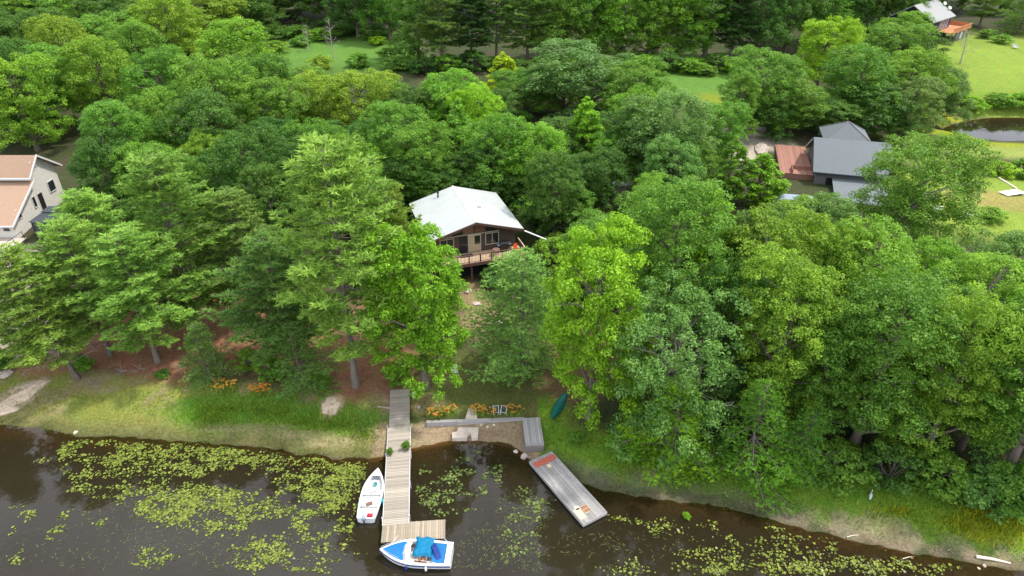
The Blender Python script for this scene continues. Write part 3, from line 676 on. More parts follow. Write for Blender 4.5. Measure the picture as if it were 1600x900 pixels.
for px, py, k_, c_ in [(610, 62, 'broad', 'mid'), (655, 98, 'broad', 'mid'), (690, 108, 'pine', 'pined'), (735, 104, 'pine', 'dkfir'), (775, 100, 'pine', 'pined'), (825, 98, 'pine', 'pined'), (560, 58, 'broad', 'dark'),
                       (520, 45, 'broad', 'dark'), (470, 30, 'broad', 'dark'), (870, 96, 'broad', 'mid'), (915, 95, 'broad', 'mid'), (965, 92, 'broad', 'fresh'), (1010, 95, 'broad', 'mid'), (1055, 92, 'broad', 'fresh'),
                       (1100, 95, 'broad', 'mid'), (1140, 98, 'pine', 'dkfir'), (1180, 92, 'broad', 'dark'), (1225, 80, 'broad', 'dark'), (1270, 70, 'broad', 'mid'), (1320, 62, 'broad', 'dark'), (1370, 55, 'broad', 'dark'), (1400, 50, 'broad', 'mid')]:
    FAR.append((k_, c_, px, py, random.uniform(17, 21), random.uniform(98, 125) if k_ == 'broad' else 95))
ordered(FAR, 'in the line behind the meadow', 'trees of the tall line behind the meadow', 'base')
FL = []
for px, py in [(20, 130), (75, 120), (120, 150), (180, 120), (40, 190), (95, 200), (150, 90), (210, 95), (250, 70), (60, 70), (110, 65), (180, 60), (300, 50), (360, 40), (-30, 170), (-20, 90), (10, 225), (60, 235), (180, 200), (230, 150), (280, 110), (330, 75), (390, 60), (90, 30), (220, 30), (330, 20), (400, 25)]:
    FL.append(('broad', random.choice(['mid', 'dark', 'dark', 'fresh', 'olive']), px, py, random.uniform(12, 16), random.uniform(115, 140)))
ordered(FL, 'in the upper left corner wood', 'trees of the upper left wood', 'base')
FI = []
for px, py in [(215, 290), (260, 320), (330, 330), (390, 330), (450, 320), (510, 330), (560, 320), (200, 250), (300, 270), (360, 270), (440, 270), (520, 280), (590, 270), (640, 235), (700, 215), (760, 220), (840, 300), (900, 330), (880, 260), (960, 290), (1040, 330), (1080, 300), (1000, 240), (820, 180), (880, 180), (600, 190), (500, 200), (400, 190), (1110, 260)]:
    FI.append(('broad', random.choice(['mid', 'dark', 'dark', 'fresh']), px, py, random.uniform(7, 10), random.uniform(95, 120)))
ordered(FI, 'in the understorey around the cottage', 'lower trees filling the wood', 'base')
FB = []
for i, px in enumerate(range(-40, 1500, 62)):
    FB.append((random.choice(['broad', 'broad', 'pine']), random.choice(['mid', 'dark', 'dark']), px + random.uniform(-15, 15), random.uniform(18, 40) if px < 1380 else 5, random.uniform(18, 23), random.uniform(95, 115)))
for row in [('pine', 'pined', 1530, 42, 14, 60), ('hem', 'pined', 1588, 52, 12, 70), ('broad', 'mid', 1560, 20, 14, 80), ('broad', 'dark', 1620, 40, 14, 90), ('broad', 'mid', 1500, 20, 14, 70)]: FB.append(row)
ordered(FB, 'in the woods along the top edge', 'trees of the backmost woods', 'base')
# ---- bare trees
tree('bare', 'grey', 'bare grey dead tree standing in the upper meadow', (522, 92), None, 8.5, wm=4.5)
tree('bare', 'grey', 'thin bare dead tree left of the other one in the upper meadow', (482, 80), None, 6.0, wm=4.0)
tree('bare', 'grey', 'bare grey shrubby tree beside the far house deck', (1500, 100), None, 7, wm=6)
# ---- shrubs
SH = [((132, 577), 1.6, 2.2, 'fresh', 'dark green shrub beside the leaning pine'), ((620, 600), 1.8, 2.6, 'mid', 'dense shrub at the head of the dock, left of the maple'),
      ((425, 590), 2.2, 3.0, 'fresh', 'green shrub behind the orange lilies on the left bank'), ((390, 575), 2.0, 3.0, 'olive', 'olive shrub behind the rusty clearing edge'),
      ((500, 605), 1.4, 2.6, 'mid', 'low shrub right of the hemlock on the left bank'), ((770, 445), 2.2, 3.2, 'dark', 'dark shrub below the cottage deck'), ((815, 440), 2.4, 3.4, 'soft', 'pale green shrub right of the dark one by the deck'),
      ((700, 470), 1.8, 3.0, 'fresh', 'shrub left of the stone steps below the deck'), ((870, 395), 2.6, 3.4, 'olive', 'olive shrub right of the white roof corner'), ((845, 350), 3.0, 4.0, 'mid', 'leafy shrub behind the white roof corner'),
      ((5, 575), 2.2, 2.6, 'mid', 'shrub at the left edge above the rock ledge'), ((1210, 300), 1.8, 3.0, 'olive', 'shrub at the near corner of the cedar deck'),
      ((1520, 172), 2.6, 6, 'bright', 'bright shrub on the far pond shore, left one'), ((1560, 168), 2.8, 7, 'fresh', 'shrub on the far pond shore, middle one'), ((1600, 166), 2.8, 7, 'bright', 'shrub on the far pond shore, right one'), ((1490, 160), 3, 6, 'bright', 'tall shrub at the left end of the pond shore'),
      ((1525, 272), 2.2, 4.5, 'lime', 'lime hedge shrub behind the low lawn, left one'), ((1560, 275), 2.2, 4.5, 'bright', 'hedge shrub behind the low lawn, middle one'), ((1600, 278), 2.8, 5.5, 'mid', 'dark hedge shrub behind the low lawn, right one'),
      ((1540, 60), 2.2, 5, 'mid', 'shrub at the far lawn edge, left one'), ((1565, 68), 2.2, 5, 'fresh', 'shrub at the far lawn edge, right one'), ((560, 105), 3, 6, 'fresh', 'bush at the near edge of the upper meadow'), ((430, 85), 3, 7, 'fresh', 'bush left of the dead trees in the meadow'),
      ((1545, 345), 1.8, 3.5, 'fresh', 'shrub along the near edge of the low lawn'), ((1420, 345), 2, 3.5, 'dark', 'dark shrub under the airy tree by the house'), ((900, 690), .9, 1.6, 'mid', 'low shrub right of the wooden landing'),
      ((255, 590), .8, 1.4, 'mid', 'knee-high shrub under the broad low pine'), ((1100, 315), 2.6, 3.6, 'olive', 'shrub behind the lime-topped young tree'), ((1075, 115), 3, 7, 'fresh', 'bush at the foot of the tall tree line'), ((862, 425), 4.2, 5.0, 'olive', 'big olive shrub hiding the end of the drainpipe'), ((890, 415), 4.0, 5.0, 'mid', 'green shrub right of the drainpipe end'), ((470, 72), 2.2, 6, 'mid', 'bush left of the taller dead tree in the meadow'), ((505, 108), 3, 6, 'olive', 'olive bush in front of the dead trees'), ((610, 92), 2.5, 6, 'fresh', 'bush right in the upper meadow'), ((1105, 118), 2.0, 5, 'mid', 'bush in the right meadow below the tree line'), ((1125, 185), 2.0, 4.5, 'olive', 'bush at the low end of the right meadow'), ((648, 112), 2.4, 5, 'mid', 'bush at the right end of the upper meadow'), ((590, 70), 2.0, 5, 'bright', 'bright bush at the back of the upper meadow'), ((1300, 745), 3.2, 5.0, 'mid', 'bush under the wide mid-green tree on the right bank'), ((1385, 752), 3.4, 5.0, 'dark', 'dark bush left of the big tree on the right bank'), ((1460, 765), 3.4, 5.2, 'mid', 'bush under the golden-green tree on the right bank'), ((1530, 782), 3.6, 5.5, 'blue', 'bluish bush under the big dark tree at the right'), ((1590, 790), 3.4, 5.0, 'mid', 'bush at the right edge above the yellow weeds'), ((1225, 748), 2.6, 4.0, 'fresh', 'bush between the two hemlocks on the right bank'), ((980, 705), 2.0, 3.4, 'fresh', 'bush under the blue-green oak near the raft')]
BR = [('shrub', ['mid', 'dark', 'fresh', 'dark'][k % 4], px, 107 + (k * 7) % 9, 2.6 + (k * 5 % 4) * .5, 62) for k, px in enumerate(range(625, 1190, 38))] + [('shrub', ['dark', 'mid', 'fresh'][k % 3], px, 52 + (k * 5) % 12, 2.8, 55) for k, px in enumerate(range(425, 625, 40))]
ordered(BR, 'at the foot of the meadow tree line', 'bushes at the foot of the meadow tree line', 'base')
for b_, h_, w_, c_, lab in SH: tree('shrub', c_, lab, b_, None, h_, wm=w_)
# large weed standing in the right shallows
p = G(1072, 808); 
tree('shrub', 'bright', 'single broad-leaved water plant in the right shallows', (1072, 810), None, .55, wm=.75)

# ------------------------------------------------------------------ grass, lily beds, weed (uncountable stuff)
def blades(name, pts, h, wd, colv, colour, label, cat, lean=.35):
    n = len(pts); a = rng.uniform(0, 6.28, n); ln = rng.normal(size=(n, 2)) * lean
    V = np.zeros((n, 3, 3)); V[:, 0] = pts + np.stack([np.cos(a) * wd, np.sin(a) * wd, np.full(n, -.03)], 1); V[:, 1] = pts - np.stack([np.cos(a) * wd, np.sin(a) * wd, np.full(n, .03)], 1)
    V[:, 2] = pts + np.stack([ln[:, 0] * h, ln[:, 1] * h, h], 1)
    o = link(name, npmesh(name, V.reshape(-1, 3), np.arange(3 * n).reshape(n, 3), 'grass', colv)); o.color = (*colour, 1)
    tag(o, label, cat, kind='stuff'); return o
def scatter(n, x0, x1, y0, y1, f):
    x = rng.uniform(x0, x1, n); y = rng.uniform(y0, y1, n); k = f(x, y) > rng.uniform(0, 1, n); x, y = x[k], y[k]
    return np.stack([x, y, gz(x, y)], 1)
pts = scatter(90000, 2.4, 60, 22, 52, lambda x, y: (lambda d: sstep(d, .9, 2.2) * (1 - sstep(d, 5.5, 8)) * (.25 + .75 * vnoise(x, y, 1.5, 31)))(shore_d(x, y)))
blades('bank_grass', pts, rng.uniform(.2, .55, len(pts)), rng.uniform(.02, .04, len(pts)), rng.uniform(0, 1, len(pts)), (.14, .27, .022), 'long green grass along the right bank', 'grass')
pts = scatter(60000, -60, -11, 36, 54, lambda x, y: (lambda d: sstep(d, .8, 2.0) * (1 - sstep(d, 3.5, 6.5)) * sstep(vnoise(x, y, 2.2, 32), .25, .7) * .8)(shore_d(x, y)))
blades('sparse_grass', pts, rng.uniform(.10, .32, len(pts)), rng.uniform(.018, .035, len(pts)), rng.uniform(0, 1, len(pts)), (.20, .25, .032), 'sparse yellow-green grass along the left bank', 'grass')
pts = scatter(40000, -60, -10.6, 36, 50, lambda x, y: (lambda d: sstep(d, -.55, .0) * (1 - sstep(d, .5, 1.5)) * sstep(vnoise(x, y, 1.3, 51), .4, .75))(shore_d(x, y)))
blades('edge_weeds', pts, rng.uniform(.08, .26, len(pts)), rng.uniform(.018, .035, len(pts)), rng.uniform(0, 1, len(pts)), (.15, .20, .035), 'ragged green weeds along the left waterline', 'weeds', lean=.8)
pts = scatter(50000, 3, 50, 22, 44, lambda x, y: (lambda d: sstep(d, -.4, .1) * (1 - sstep(d, 1.0, 2.4)) * sstep(vnoise(x, y, 1.1, 52), .42, .75))(shore_d(x, y)))
blades('mud_weeds', pts, rng.uniform(.06, .22, len(pts)), rng.uniform(.016, .03, len(pts)), rng.uniform(0, 1, len(pts)), (.13, .19, .03), 'patchy weeds on the mud of the right waterline', 'weeds', lean=.8)
def blobpts(lst, n):
    r_ = []
    for px, py, rx, ry in lst:
        p = G(px, py); k = int(n * rx * ry); a = rng.uniform(0, 6.28, k); q = np.abs(rng.normal(size=k)) * .62
        x = p.x + rx * q * np.cos(a); y = p.y + ry * q * np.sin(a); r_.append(np.stack([x, y, gz(x, y)], 1))
    return np.concatenate(r_)
pts = blobpts([(350, 640, 5.5, 1.6), (330, 655, 3.0, 1.6), (440, 645, 4, 1.4), (530, 665, 3.8, 1.3), (470, 660, 4, 1.2), (570, 680, 1.8, 1.6)], 200)
blades('lush_grass', pts, rng.uniform(.12, .42, len(pts)), rng.uniform(.02, .04, len(pts)), rng.uniform(0, 1, len(pts)), (.19, .31, .03), 'lush green grass by the orange lilies and dock', 'grass')
pts = blobpts([(1555, 812, 3.2, 1.9), (1500, 820, 2.2, 1.0), (1400, 800, 2.5, .7)], 200)
blades('yellow_weeds', pts, rng.uniform(.2, .5, len(pts)), rng.uniform(.025, .05, len(pts)), rng.uniform(0, 1, len(pts)), (.30, .33, .016), 'yellow flowering weeds at the right edge of the bank', 'weeds')
pts = scatter(30000, 8, 50, 22, 42, lambda x, y: (lambda d: sstep(d, .1, .5) * (1 - sstep(d, 1.6, 2.6)) * sstep(vnoise(x, y, 1.8, 12), .35, .65))(shore_d(x, y)))
blades('dry_reeds', pts, rng.uniform(.05, .18, len(pts)), rng.uniform(.02, .035, len(pts)), rng.uniform(0, 1, len(pts)), (.42, .33, .22), 'flattened tan reeds along the right waterline', 'reeds', lean=1.6)
pts = scatter(60000, -14, 3, 43.7, 52, lambda x, y: .5 * vnoise(x, y, 1.2, 33))
blades('lawn_grass', pts, rng.uniform(.04, .10, len(pts)), rng.uniform(.012, .02, len(pts)), rng.uniform(0, 1, len(pts)), (.115, .15, .03), 'thin worn lawn between dock and landing', 'grass')

def pads(name, patches, colour, label, rad=(.035, .09), cl=.24):
    V, F, lv, b = [], [], [], 0; pos = []
    for px, py, rx, ry, n in patches:
        nc = max(1, int(n * 1.35) // 14)
        for i in range(nc):
            a = rng.uniform(0, 6.28); q = math.sqrt(rng.uniform())
            x, y = P0(px + rx * q * math.cos(a), py + ry * q * math.sin(a))
            k = int(rng.integers(5, 30)); el = rng.uniform(.5, 1.6)
            pp = np.stack([x + rng.normal(size=k) * cl * 1.25 * el, y + rng.normal(size=k) * cl * .8 / el], 1); pos.append(pp)
    pos = np.concatenate(pos); pos = pos[gz(pos[:, 0], pos[:, 1]) < -.06]; n = len(pos)
    # keep clear of the hulls, dock and raft
    ok = np.ones(n, bool)
    for (x0, x1, y0, y1) in [(-11.4, -7.3, 31.0, 50), (-9.4, -4, 29, 33.6)]: ok &= ~((pos[:, 0] > x0) & (pos[:, 0] < x1) & (pos[:, 1] > y0) & (pos[:, 1] < y1))
    ax = np.array([3.7, -6.1]) / 7.134; rel = pos - np.array([4.15, 36.7]); ok &= ~((abs(rel @ ax) < 3.7) & (abs(rel @ np.array([ax[1], -ax[0]])) < 1.15))
    pos = pos[ok]; n = len(pos)
    r_ = rad[0] + (rad[1] * 1.25 - rad[0]) * rng.uniform(0, 1, n) ** 1.8; a0 = rng.uniform(0, 6.28, n); K_ = 8
    an = a0[:, None] + .3 + np.arange(K_)[None] * (6.283 - .6) / (K_ - 1)
    z = rng.uniform(.02, .04, n); tl = rng.normal(size=(n, 2)) * .14
    vx = pos[:, :1] + r_[:, None] * np.cos(an); vy = pos[:, 1:] + r_[:, None] * np.sin(an)
    vz = z[:, None] + r_[:, None] * (np.cos(an) * tl[:, :1] + np.sin(an) * tl[:, 1:])
    V = np.concatenate([np.stack([pos[:, 0], pos[:, 1], z], 1)[:, None], np.stack([vx, vy, vz], 2)], 1)
    F = np.arange(n * (K_ + 1)).reshape(n, K_ + 1)
    o = link(name, npmesh(name, V.reshape(-1, 3), F, 'pad', rng.uniform(0, 1, n))); o.color = (*colour, 1); tag(o, label, 'water lilies', kind='stuff'); return o
pads('lily_pads', [(180, 705, 95, 22, 434), (150, 740, 55, 30, 235), (240, 720, 60, 35, 372), (320, 715, 60, 30, 558), (370, 705, 50, 18, 279), (170, 770, 60, 12, 124), (260, 785, 55, 28, 682), (320, 775, 45, 25, 434),
                   (380, 790, 35, 22, 279), (330, 810, 70, 25, 341), (450, 720, 60, 30, 434), (520, 750, 50, 40, 682), (545, 745, 30, 18, 310), (470, 780, 60, 40, 496), (560, 800, 35, 40, 217), (440, 840, 50, 40, 235), (530, 850, 40, 30, 124),
                   (240, 870, 30, 15, 99), (390, 870, 60, 20, 161), (80, 720, 30, 30, 37), (40, 800, 40, 15, 37), (100, 830, 80, 30, 55), (30, 880, 30, 12, 24), (460, 880, 60, 20, 124)],
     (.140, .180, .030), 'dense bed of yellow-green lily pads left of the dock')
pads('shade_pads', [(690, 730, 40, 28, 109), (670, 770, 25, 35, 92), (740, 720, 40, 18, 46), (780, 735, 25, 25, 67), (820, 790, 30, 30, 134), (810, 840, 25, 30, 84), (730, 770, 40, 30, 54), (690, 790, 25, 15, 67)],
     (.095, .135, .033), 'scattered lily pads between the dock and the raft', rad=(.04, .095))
pads('right_pads', [(1000, 800, 60, 20, 24), (1020, 840, 60, 25, 53), (990, 885, 40, 14, 82), (1100, 870, 50, 25, 99), (1140, 885, 40, 14, 123), (1190, 880, 60, 18, 135), (1180, 835, 60, 20, 69), (1260, 860, 50, 18, 107), (1290, 885, 60, 14, 135), (1380, 885, 50, 12, 135), (1450, 890, 40, 8, 53), (1120, 830, 40, 14, 24), (1240, 890, 50, 9, 90)],
     (.135, .17, .027), 'loose yellow-green lily pads in the lower right water', rad=(.035, .085), cl=.30)
# ribbon-like floating weed
def ribbons(name, patches, colour, label):
    V = []
    for px, py, rx, ry, n in patches:
        for i in range(n):
            a = rng.uniform(0, 6.28); q = math.sqrt(rng.uniform()); x, y = P0(px + rx * q * math.cos(a), py + ry * q * math.sin(a))
            if gz(x, y) > -.08 or (-11.4 < x < -4 and 28.8 < y < 50): continue
            hd = rng.uniform(0, 6.28); cu = rng.normal() * .7; ln = rng.uniform(.12, .5); wd = rng.uniform(.008, .020); pts_ = []
            for s in range(4):
                h_ = hd + cu * s / 3; pts_.append((x, y, h_)); x += math.cos(h_) * ln / 3; y += math.sin(h_) * ln / 3
            zz = rng.uniform(.012, .03)
            for s in range(3):
                (xa, ya, ha), (xb, yb, hb) = pts_[s], pts_[s + 1]; wa, wb = wd * (1 - s / 3.2), wd * (1 - (s + 1) / 3.2)
                V += [(xa - math.sin(ha) * wa, ya + math.cos(ha) * wa, zz), (xa + math.sin(ha) * wa, ya - math.cos(ha) * wa, zz), (xb + math.sin(hb) * wb, yb - math.cos(hb) * wb, zz), (xb - math.sin(hb) * wb, yb + math.cos(hb) * wb, zz)]
    V = np.array(V); n = len(V) // 4
    o = link(name, npmesh(name, V, np.arange(4 * n).reshape(n, 4), 'pad', rng.uniform(0, 1, n))); o.color = (*colour, 1); tag(o, label, 'water weed', kind='stuff')
ribbons('floating_weed', [(130, 850, 110, 40, 144), (250, 830, 70, 30, 124), (350, 860, 60, 35, 124), (200, 800, 80, 20, 96), (470, 850, 60, 40, 76), (680, 785, 25, 20, 76), (820, 800, 45, 35, 201), (740, 870, 60, 25, 105), (820, 870, 40, 25, 124), (920, 850, 60, 20, 67), (770, 840, 40, 20, 76), (1000, 850, 60, 30, 48), (560, 830, 30, 25, 48)],
        (.12, .15, .045), 'strands of ribbon weed floating on the open water')

# ------------------------------------------------------------------ long dock
p_a, p_b = Vector((-9.95, 47.4)), Vector((-8.28, 32.95)); Ld = (p_b - p_a).length; rzd = math.atan2(p_b.y - p_a.y, p_b.x - p_a.x) + math.pi / 2
dock = empty('long_dock', (p_b.x, p_b.y, 0), rzd, 'long pale plank dock running out from the shore', 'dock')
pl = [MB().box(-.86, .86, -.066, .066, -.04, 0, bev=.006).mesh('plank_a', 'dock_wood'), MB().box(-.90, .90, -.066, .066, -.04, 0, bev=.006).mesh('plank_b', 'dock_wood')]
y = .07; i = 0
while y < Ld - .07:
    o = link('plank', pl[1 if y < Ld - 4.4 else 0], dock, (random.uniform(-.012, .012), y, .56 + random.uniform(-.004, .004) + (.50 * max(0, (y - (Ld - 4.4)) / 4.4))))
    o.rotation_euler = (random.uniform(-.01, .01), 0, random.uniform(-.006, .006)); y += .147
for s in (-1, 1):
    BX('edge_board', 'white_trim', dock, s * .93 - .02, s * .93 + .02, 0, Ld - 4.45, .36, .575)
    BX('side_beam', 'grey_wood_dark', dock, s * .8 - .03, s * .8 + .03, 0, Ld - .1, .3, .505)
for k in range(4):
    for s in (-1, 1):
        MB().bar((s * .99, .6 + k * 3.2, -1.2), (s * .99, .6 + k * 3.2, .75), .035, n=8).build('pipe_post', 'metal_grey', dock)
endp = empty('end_platform', (-6.95, 32.45, 0), R(4.5), 'crosswise plank platform at the outer end of the dock', 'dock')
pm = MB().box(-.078, .078, -.82, .82, -.04, 0, bev=.006).mesh('plank', 'dock_wood_end')
n_ = 27
for k in range(n_):
    o = link('plank', pm, endp, (-2.22 + (k + .5) * 4.5 / n_ * .99, random.uniform(-.01, .01), .52 + random.uniform(-.004, .004)))
for s in (-1, 1): BX('side_beam', 'grey_wood_dark', endp, -2.2, 2.28, s * .74 - .03, s * .74 + .03, .28, .475)
for k in range(3): BX('float', 'float_black', endp, -2 + k * 1.45, -.9 + k * 1.45, -.6, .6, -.2, .27, bev=.05)
# potted plants on the dock
def potted(px, py, r_, lab):
    x, y = P0(px, py, .6); e = empty('potted_plant', (x, y, .565), 0, lab, 'potted plant')
    MB().lathe([(r_ * .62, 0), (r_ * .85, r_ * .9), (r_ * .9, r_ * .9)], n=14).build('pot', 'pot_brown', e)
    o = link('foliage', SHRUB[1][0], e, (0, 0, r_ * .6)); o.scale = (r_ * .85, r_ * .85, r_ * .75); o.color = (.13, .25, .03, 1)
potted(635, 701, .33, 'larger leafy potted plant at the right dock edge'); potted(609.5, 709, .26, 'smaller potted plant at the left dock edge')
# post and plank by the dock head
BX('board', 'dock_wood', None, -.6, .6, -.06, .06, 0, .05, loc=G(600, 637) + Vector((0, 0, .01)), rz=-.2); tag(bpy.data.objects['board'], 'short loose board on the earth left of the dock head', 'board')
b_ = empty('grey_post', G(646, 622), 0, 'short grey post beside the dock head', 'post'); BX('post', 'metal_grey', b_, -.07, .07, -.07, .07, -.1, .6, bev=.02); BX('cap', 'plastic_white', b_, -.09, .09, -.09, .09, .6, .65)
b_ = empty('grey_stone', G(655, 637), .3, 'single grey stone in the grass right of the dock', 'stone')

# ------------------------------------------------------------------ hulls
def hull(Lh, Bm, Hh, z0, n=17, sheer=.12, tr=.82, deckw=0.0, flat=.72):
    """outer skin sections from stern (x=0) to bow (x=L): list of (x, halfwidth at rail, rail z, keel z)"""
    S = []
    for i in range(n):
        t = i / (n - 1)
        hw = Bm / 2 * (tr + (1 - tr) * math.sin(min(1, t / .45) * math.pi / 2)) if t < .45 else Bm / 2 * (1 - ((t - .45) / .55) ** 2.3)
        hw = max(hw, .012); rz_ = z0 + Hh + sheer * t * t; kz = z0 - .22 + (.22 + Hh * .75) * max(0, (t - .72) / .28) ** 2.2
        S.append((t * Lh, hw, rz_, kz))
    return S
def hull_mesh(S, flat=.72):
    V, F = [], []; k = 7
    for x, hw, rz_, kz in S:
        mz = kz + (rz_ - kz) * .38
        V += [(x, -hw, rz_), (x, -hw * .95, mz + .12), (x, -hw * flat, mz - .06), (x, 0, kz), (x, hw * flat, mz - .06), (x, hw * .95, mz + .12), (x, hw, rz_)]
    for i in range(len(S) - 1):
        for j in range(k - 1): F.append((i * k + j, i * k + j + 1, (i + 1) * k + j + 1, (i + 1) * k + j))
    F.append(tuple(range(k - 1, -1, -1)))
    return MB().raw(V, F)
def ring_mesh(S, inset, z_in, t0=0, t1=1, lift=.0, drop=.03):
    """gunwale ring: from rail inwards"""
    V, F = [], []
    for x, hw, rz_, kz in S:
        i = max(hw - inset, hw * .25)
        V += [(x, -hw - .02, rz_ - .05), (x, -hw - .02, rz_ + lift), (x, -i, rz_ + lift), (x, -i, rz_ - drop), (x, i, rz_ - drop), (x, i, rz_ + lift), (x, hw + .02, rz_ + lift), (x, hw + .02, rz_ - .05)]
    for i in range(len(S) - 1):
        for j in (0, 1, 2, 4, 5, 6): F.append((i * 8 + j, (i + 1) * 8 + j, (i + 1) * 8 + j + 1, i * 8 + j + 1))
    return MB().raw(V, F)
def deck_mesh(S, x0, x1, inset, dz, n=9, bulge=0.):
    V, F = [], []; xs = np.linspace(x0, x1, n)
    X_ = [s[0] for s in S]; W_ = [s[1] for s in S]; Z_ = [s[2] for s in S]
    for x in xs:
        hw = max(np.interp(x, X_, W_) - inset, .01); z = np.interp(x, X_, Z_) + dz
        for q in (-1, -.5, 0, .5, 1): V.append((x, hw * q, z + bulge * (1 - q * q)))
    for i in range(n - 1):
        for j in range(4): F.append((i * 5 + j, (i + 1) * 5 + j, (i + 1) * 5 + j + 1, i * 5 + j + 1))
    return MB().raw(V, F)

# rowboat: bow towards the shore
S = hull(4.75, 1.62, .50, 0.02, tr=.80)
rb = empty('rowboat', (-10.52, 33.55, 0), R(90) + R(1.2) * -1, 'white open rowboat with outboard motor moored left of the dock', 'boat')
hull_mesh(S).build('hull', 'boat_white', rb, smooth=False); ring_mesh(S, .12, 0, drop=.2, lift=.02).build('gunwale', 'boat_white', rb)
deck_mesh(S, .05, 3.9, .14, -.36, n=11).build('floor', 'boat_inner', rb)
deck_mesh(S, 3.95, 4.73, .02, .022, n=6, bulge=.03).build('bow_deck', 'boat_white', rb)
for x0, x1 in ((.12, .5), (1.25, 1.75), (2.35, 2.8)):
    hw = np.interp((x0 + x1) / 2, [s[0] for s in S], [s[1] for s in S]) - .1
    BX('bench', 'boat_white', rb, x0, x1, -hw, hw, .30, .36, bev=.015); BX('bench_locker', 'boat_inner', rb, x0 + .04, x1 - .04, -hw * .92, hw * .92, .14, .30)
BX('transom', 'boat_white', rb, -.03, .04, -.6, .6, .1, .53)
mo = MB().lathe([(.10, 0), (.15, .06), (.16, .25), (.11, .36), (.03, .38)], (-.12, .12, .50), 12, 1.25, .9).build('outboard_motor', 'motor_grey', rb, smooth=True, label='grey-blue outboard motor')
MB().box(-.2, -.1, .08, .16, -.45, .52).build('shaft', 'black', mo); MB().bar((-.02, .12, .62), (.42, .18, .66), .02).build('tiller', 'black', mo)
for nm, m_, x, y, z, s, lab in [('fuel_tank', 'red_plastic', .34, -.22, .362, (.24, .2, .17), 'red fuel tank at the stern of the rowboat'), ('bucket', 'teal_plastic', 3.35, -.02, .21, (.17, .17, .24), 'teal bucket in the bow of the rowboat')]:
    w_ = rb.matrix_basis @ Vector((x, y, z)); e = empty(nm, w_, rb.rotation_euler.z, lab, 'tank' if nm == 'fuel_tank' else 'bucket')
    if nm == 'bucket':
        MB().lathe([(s[0] * .75, 0), (s[0], s[2]), (s[0] * .9, s[2]), (s[0] * .68, .03)], n=14).build('pail', m_, e); MB().bar((-.16, 0, s[2] - .01), (.16, .03, s[2] + .01), .008).build('handle', 'metal_grey', e)
    else:
        BX('tank', m_, e, -s[0] / 2, s[0] / 2, -s[1], s[1], 0, s[2], bev=.03); MB().lathe([(.04, 0), (.04, .04), (.02, .05)], (0, .1, s[2]), 10).build('cap', 'black', e)
for x, y, lab in [(1.45, .05, 'folded tan life vest on the middle bench of the rowboat'), (2.5, -.05, 'dark red-and-grey gear on the front bench of the rowboat')]:
    e = empty('boat_gear', rb.matrix_basis @ Vector((x, y, .362)), rb.rotation_euler.z + .4, lab, 'gear'); BX('vest', 'brown_seat' if x < 2 else 'metal_grey', e, -.17, .15, -.22, .24, 0, .09, bev=.035); BX('strap', 'rust_brown', e, -.03, .03, -.26, .28, .09, .10)
e = empty('boat_fender', (-9.62, 35.2, .06), 0, 'bright cyan fender between the rowboat and the dock', 'fender'); MB().lathe([(.03, 0), (.09, .08), (.09, .5), (.03, .58)], n=10).build('body', 'cyan_plastic', e, smooth=True); MB().bar((0, 0, .58), (.03, 0, .68), .01).build('rope', 'plastic_white', e)

# motor boat: bow to the left
S = hull(4.95, 2.05, .62, 0.02, tr=.90, sheer=.10)
mbt = empty('motor_boat', (-4.08, 30.42, 0), R(180) - R(3.5), 'white motor boat with blue covers tied at the dock end', 'boat')
hl = hull_mesh(S, .8).build('hull', 'boat_white', mbt); 
V = []; F = []
for x, hw, rz_, kz in S:
    for sgn in (-1, 1): V += [(x, sgn * (hw + .006), rz_ - .09), (x, sgn * (hw * .985 + .008), rz_ - .22)]
for i in range(len(S) - 1):
    for s_ in (0, 2): F.append((i * 4 + s_, (i + 1) * 4 + s_, (i + 1) * 4 + s_ + 1, i * 4 + s_ + 1))
MB().raw(V, F).build('hull_stripe', 'boat_navy', mbt)
ring_mesh(S, .17, 0, drop=.3, lift=.03).build('gunwale', 'boat_white', mbt)
deck_mesh(S, .1, 3.6, .16, -.34, n=9).build('floor', 'boat_inner', mbt)
deck_mesh(S, 3.25, 4.72, .14, .045, n=9, bulge=.07).build('bow_cover', 'boat_blue', mbt, smooth=True, label='blue canvas bow cover')
deck_mesh(S, 4.70, 4.94, .0, .035, n=4).build('bow_cap', 'boat_white', mbt)
deck_mesh(S, .02, .42, .02, .036, n=3).build('stern_deck', 'boat_white', mbt)
deck_mesh(S, .44, 1.30, .2, .02, n=5, bulge=.08).build('rear_cover', 'boat_blue', mbt, smooth=True, label='blue canvas cover over the rear seat')
BX('dashboard', 'boat_inner', mbt, 2.85, 3.24, -.8, .8, .30, .70, bev=.05)
ws = MB()
for a_, b_ in (((3.18, -.86), (3.38, -.3)), ((3.38, -.3), (3.38, .3)), ((3.38, .3), (3.18, .86))):
    ws.raw([(a_[0], a_[1], .70), (b_[0], b_[1], .72), (b_[0] - .22, b_[1] * .92, 1.02), (a_[0] - .22, a_[1] * .95, 1.0), (a_[0] - .015, a_[1], .70), (b_[0] - .015, b_[1], .72), (b_[0] - .235, b_[1] * .92, 1.02), (a_[0] - .235, a_[1] * .95, 1.0)], [(0, 1, 2, 3), (7, 6, 5, 4), (3, 2, 6, 7), (0, 3, 7, 4), (1, 5, 6, 2)])
wso = ws.build('windshield', 'glass_pale', mbt)
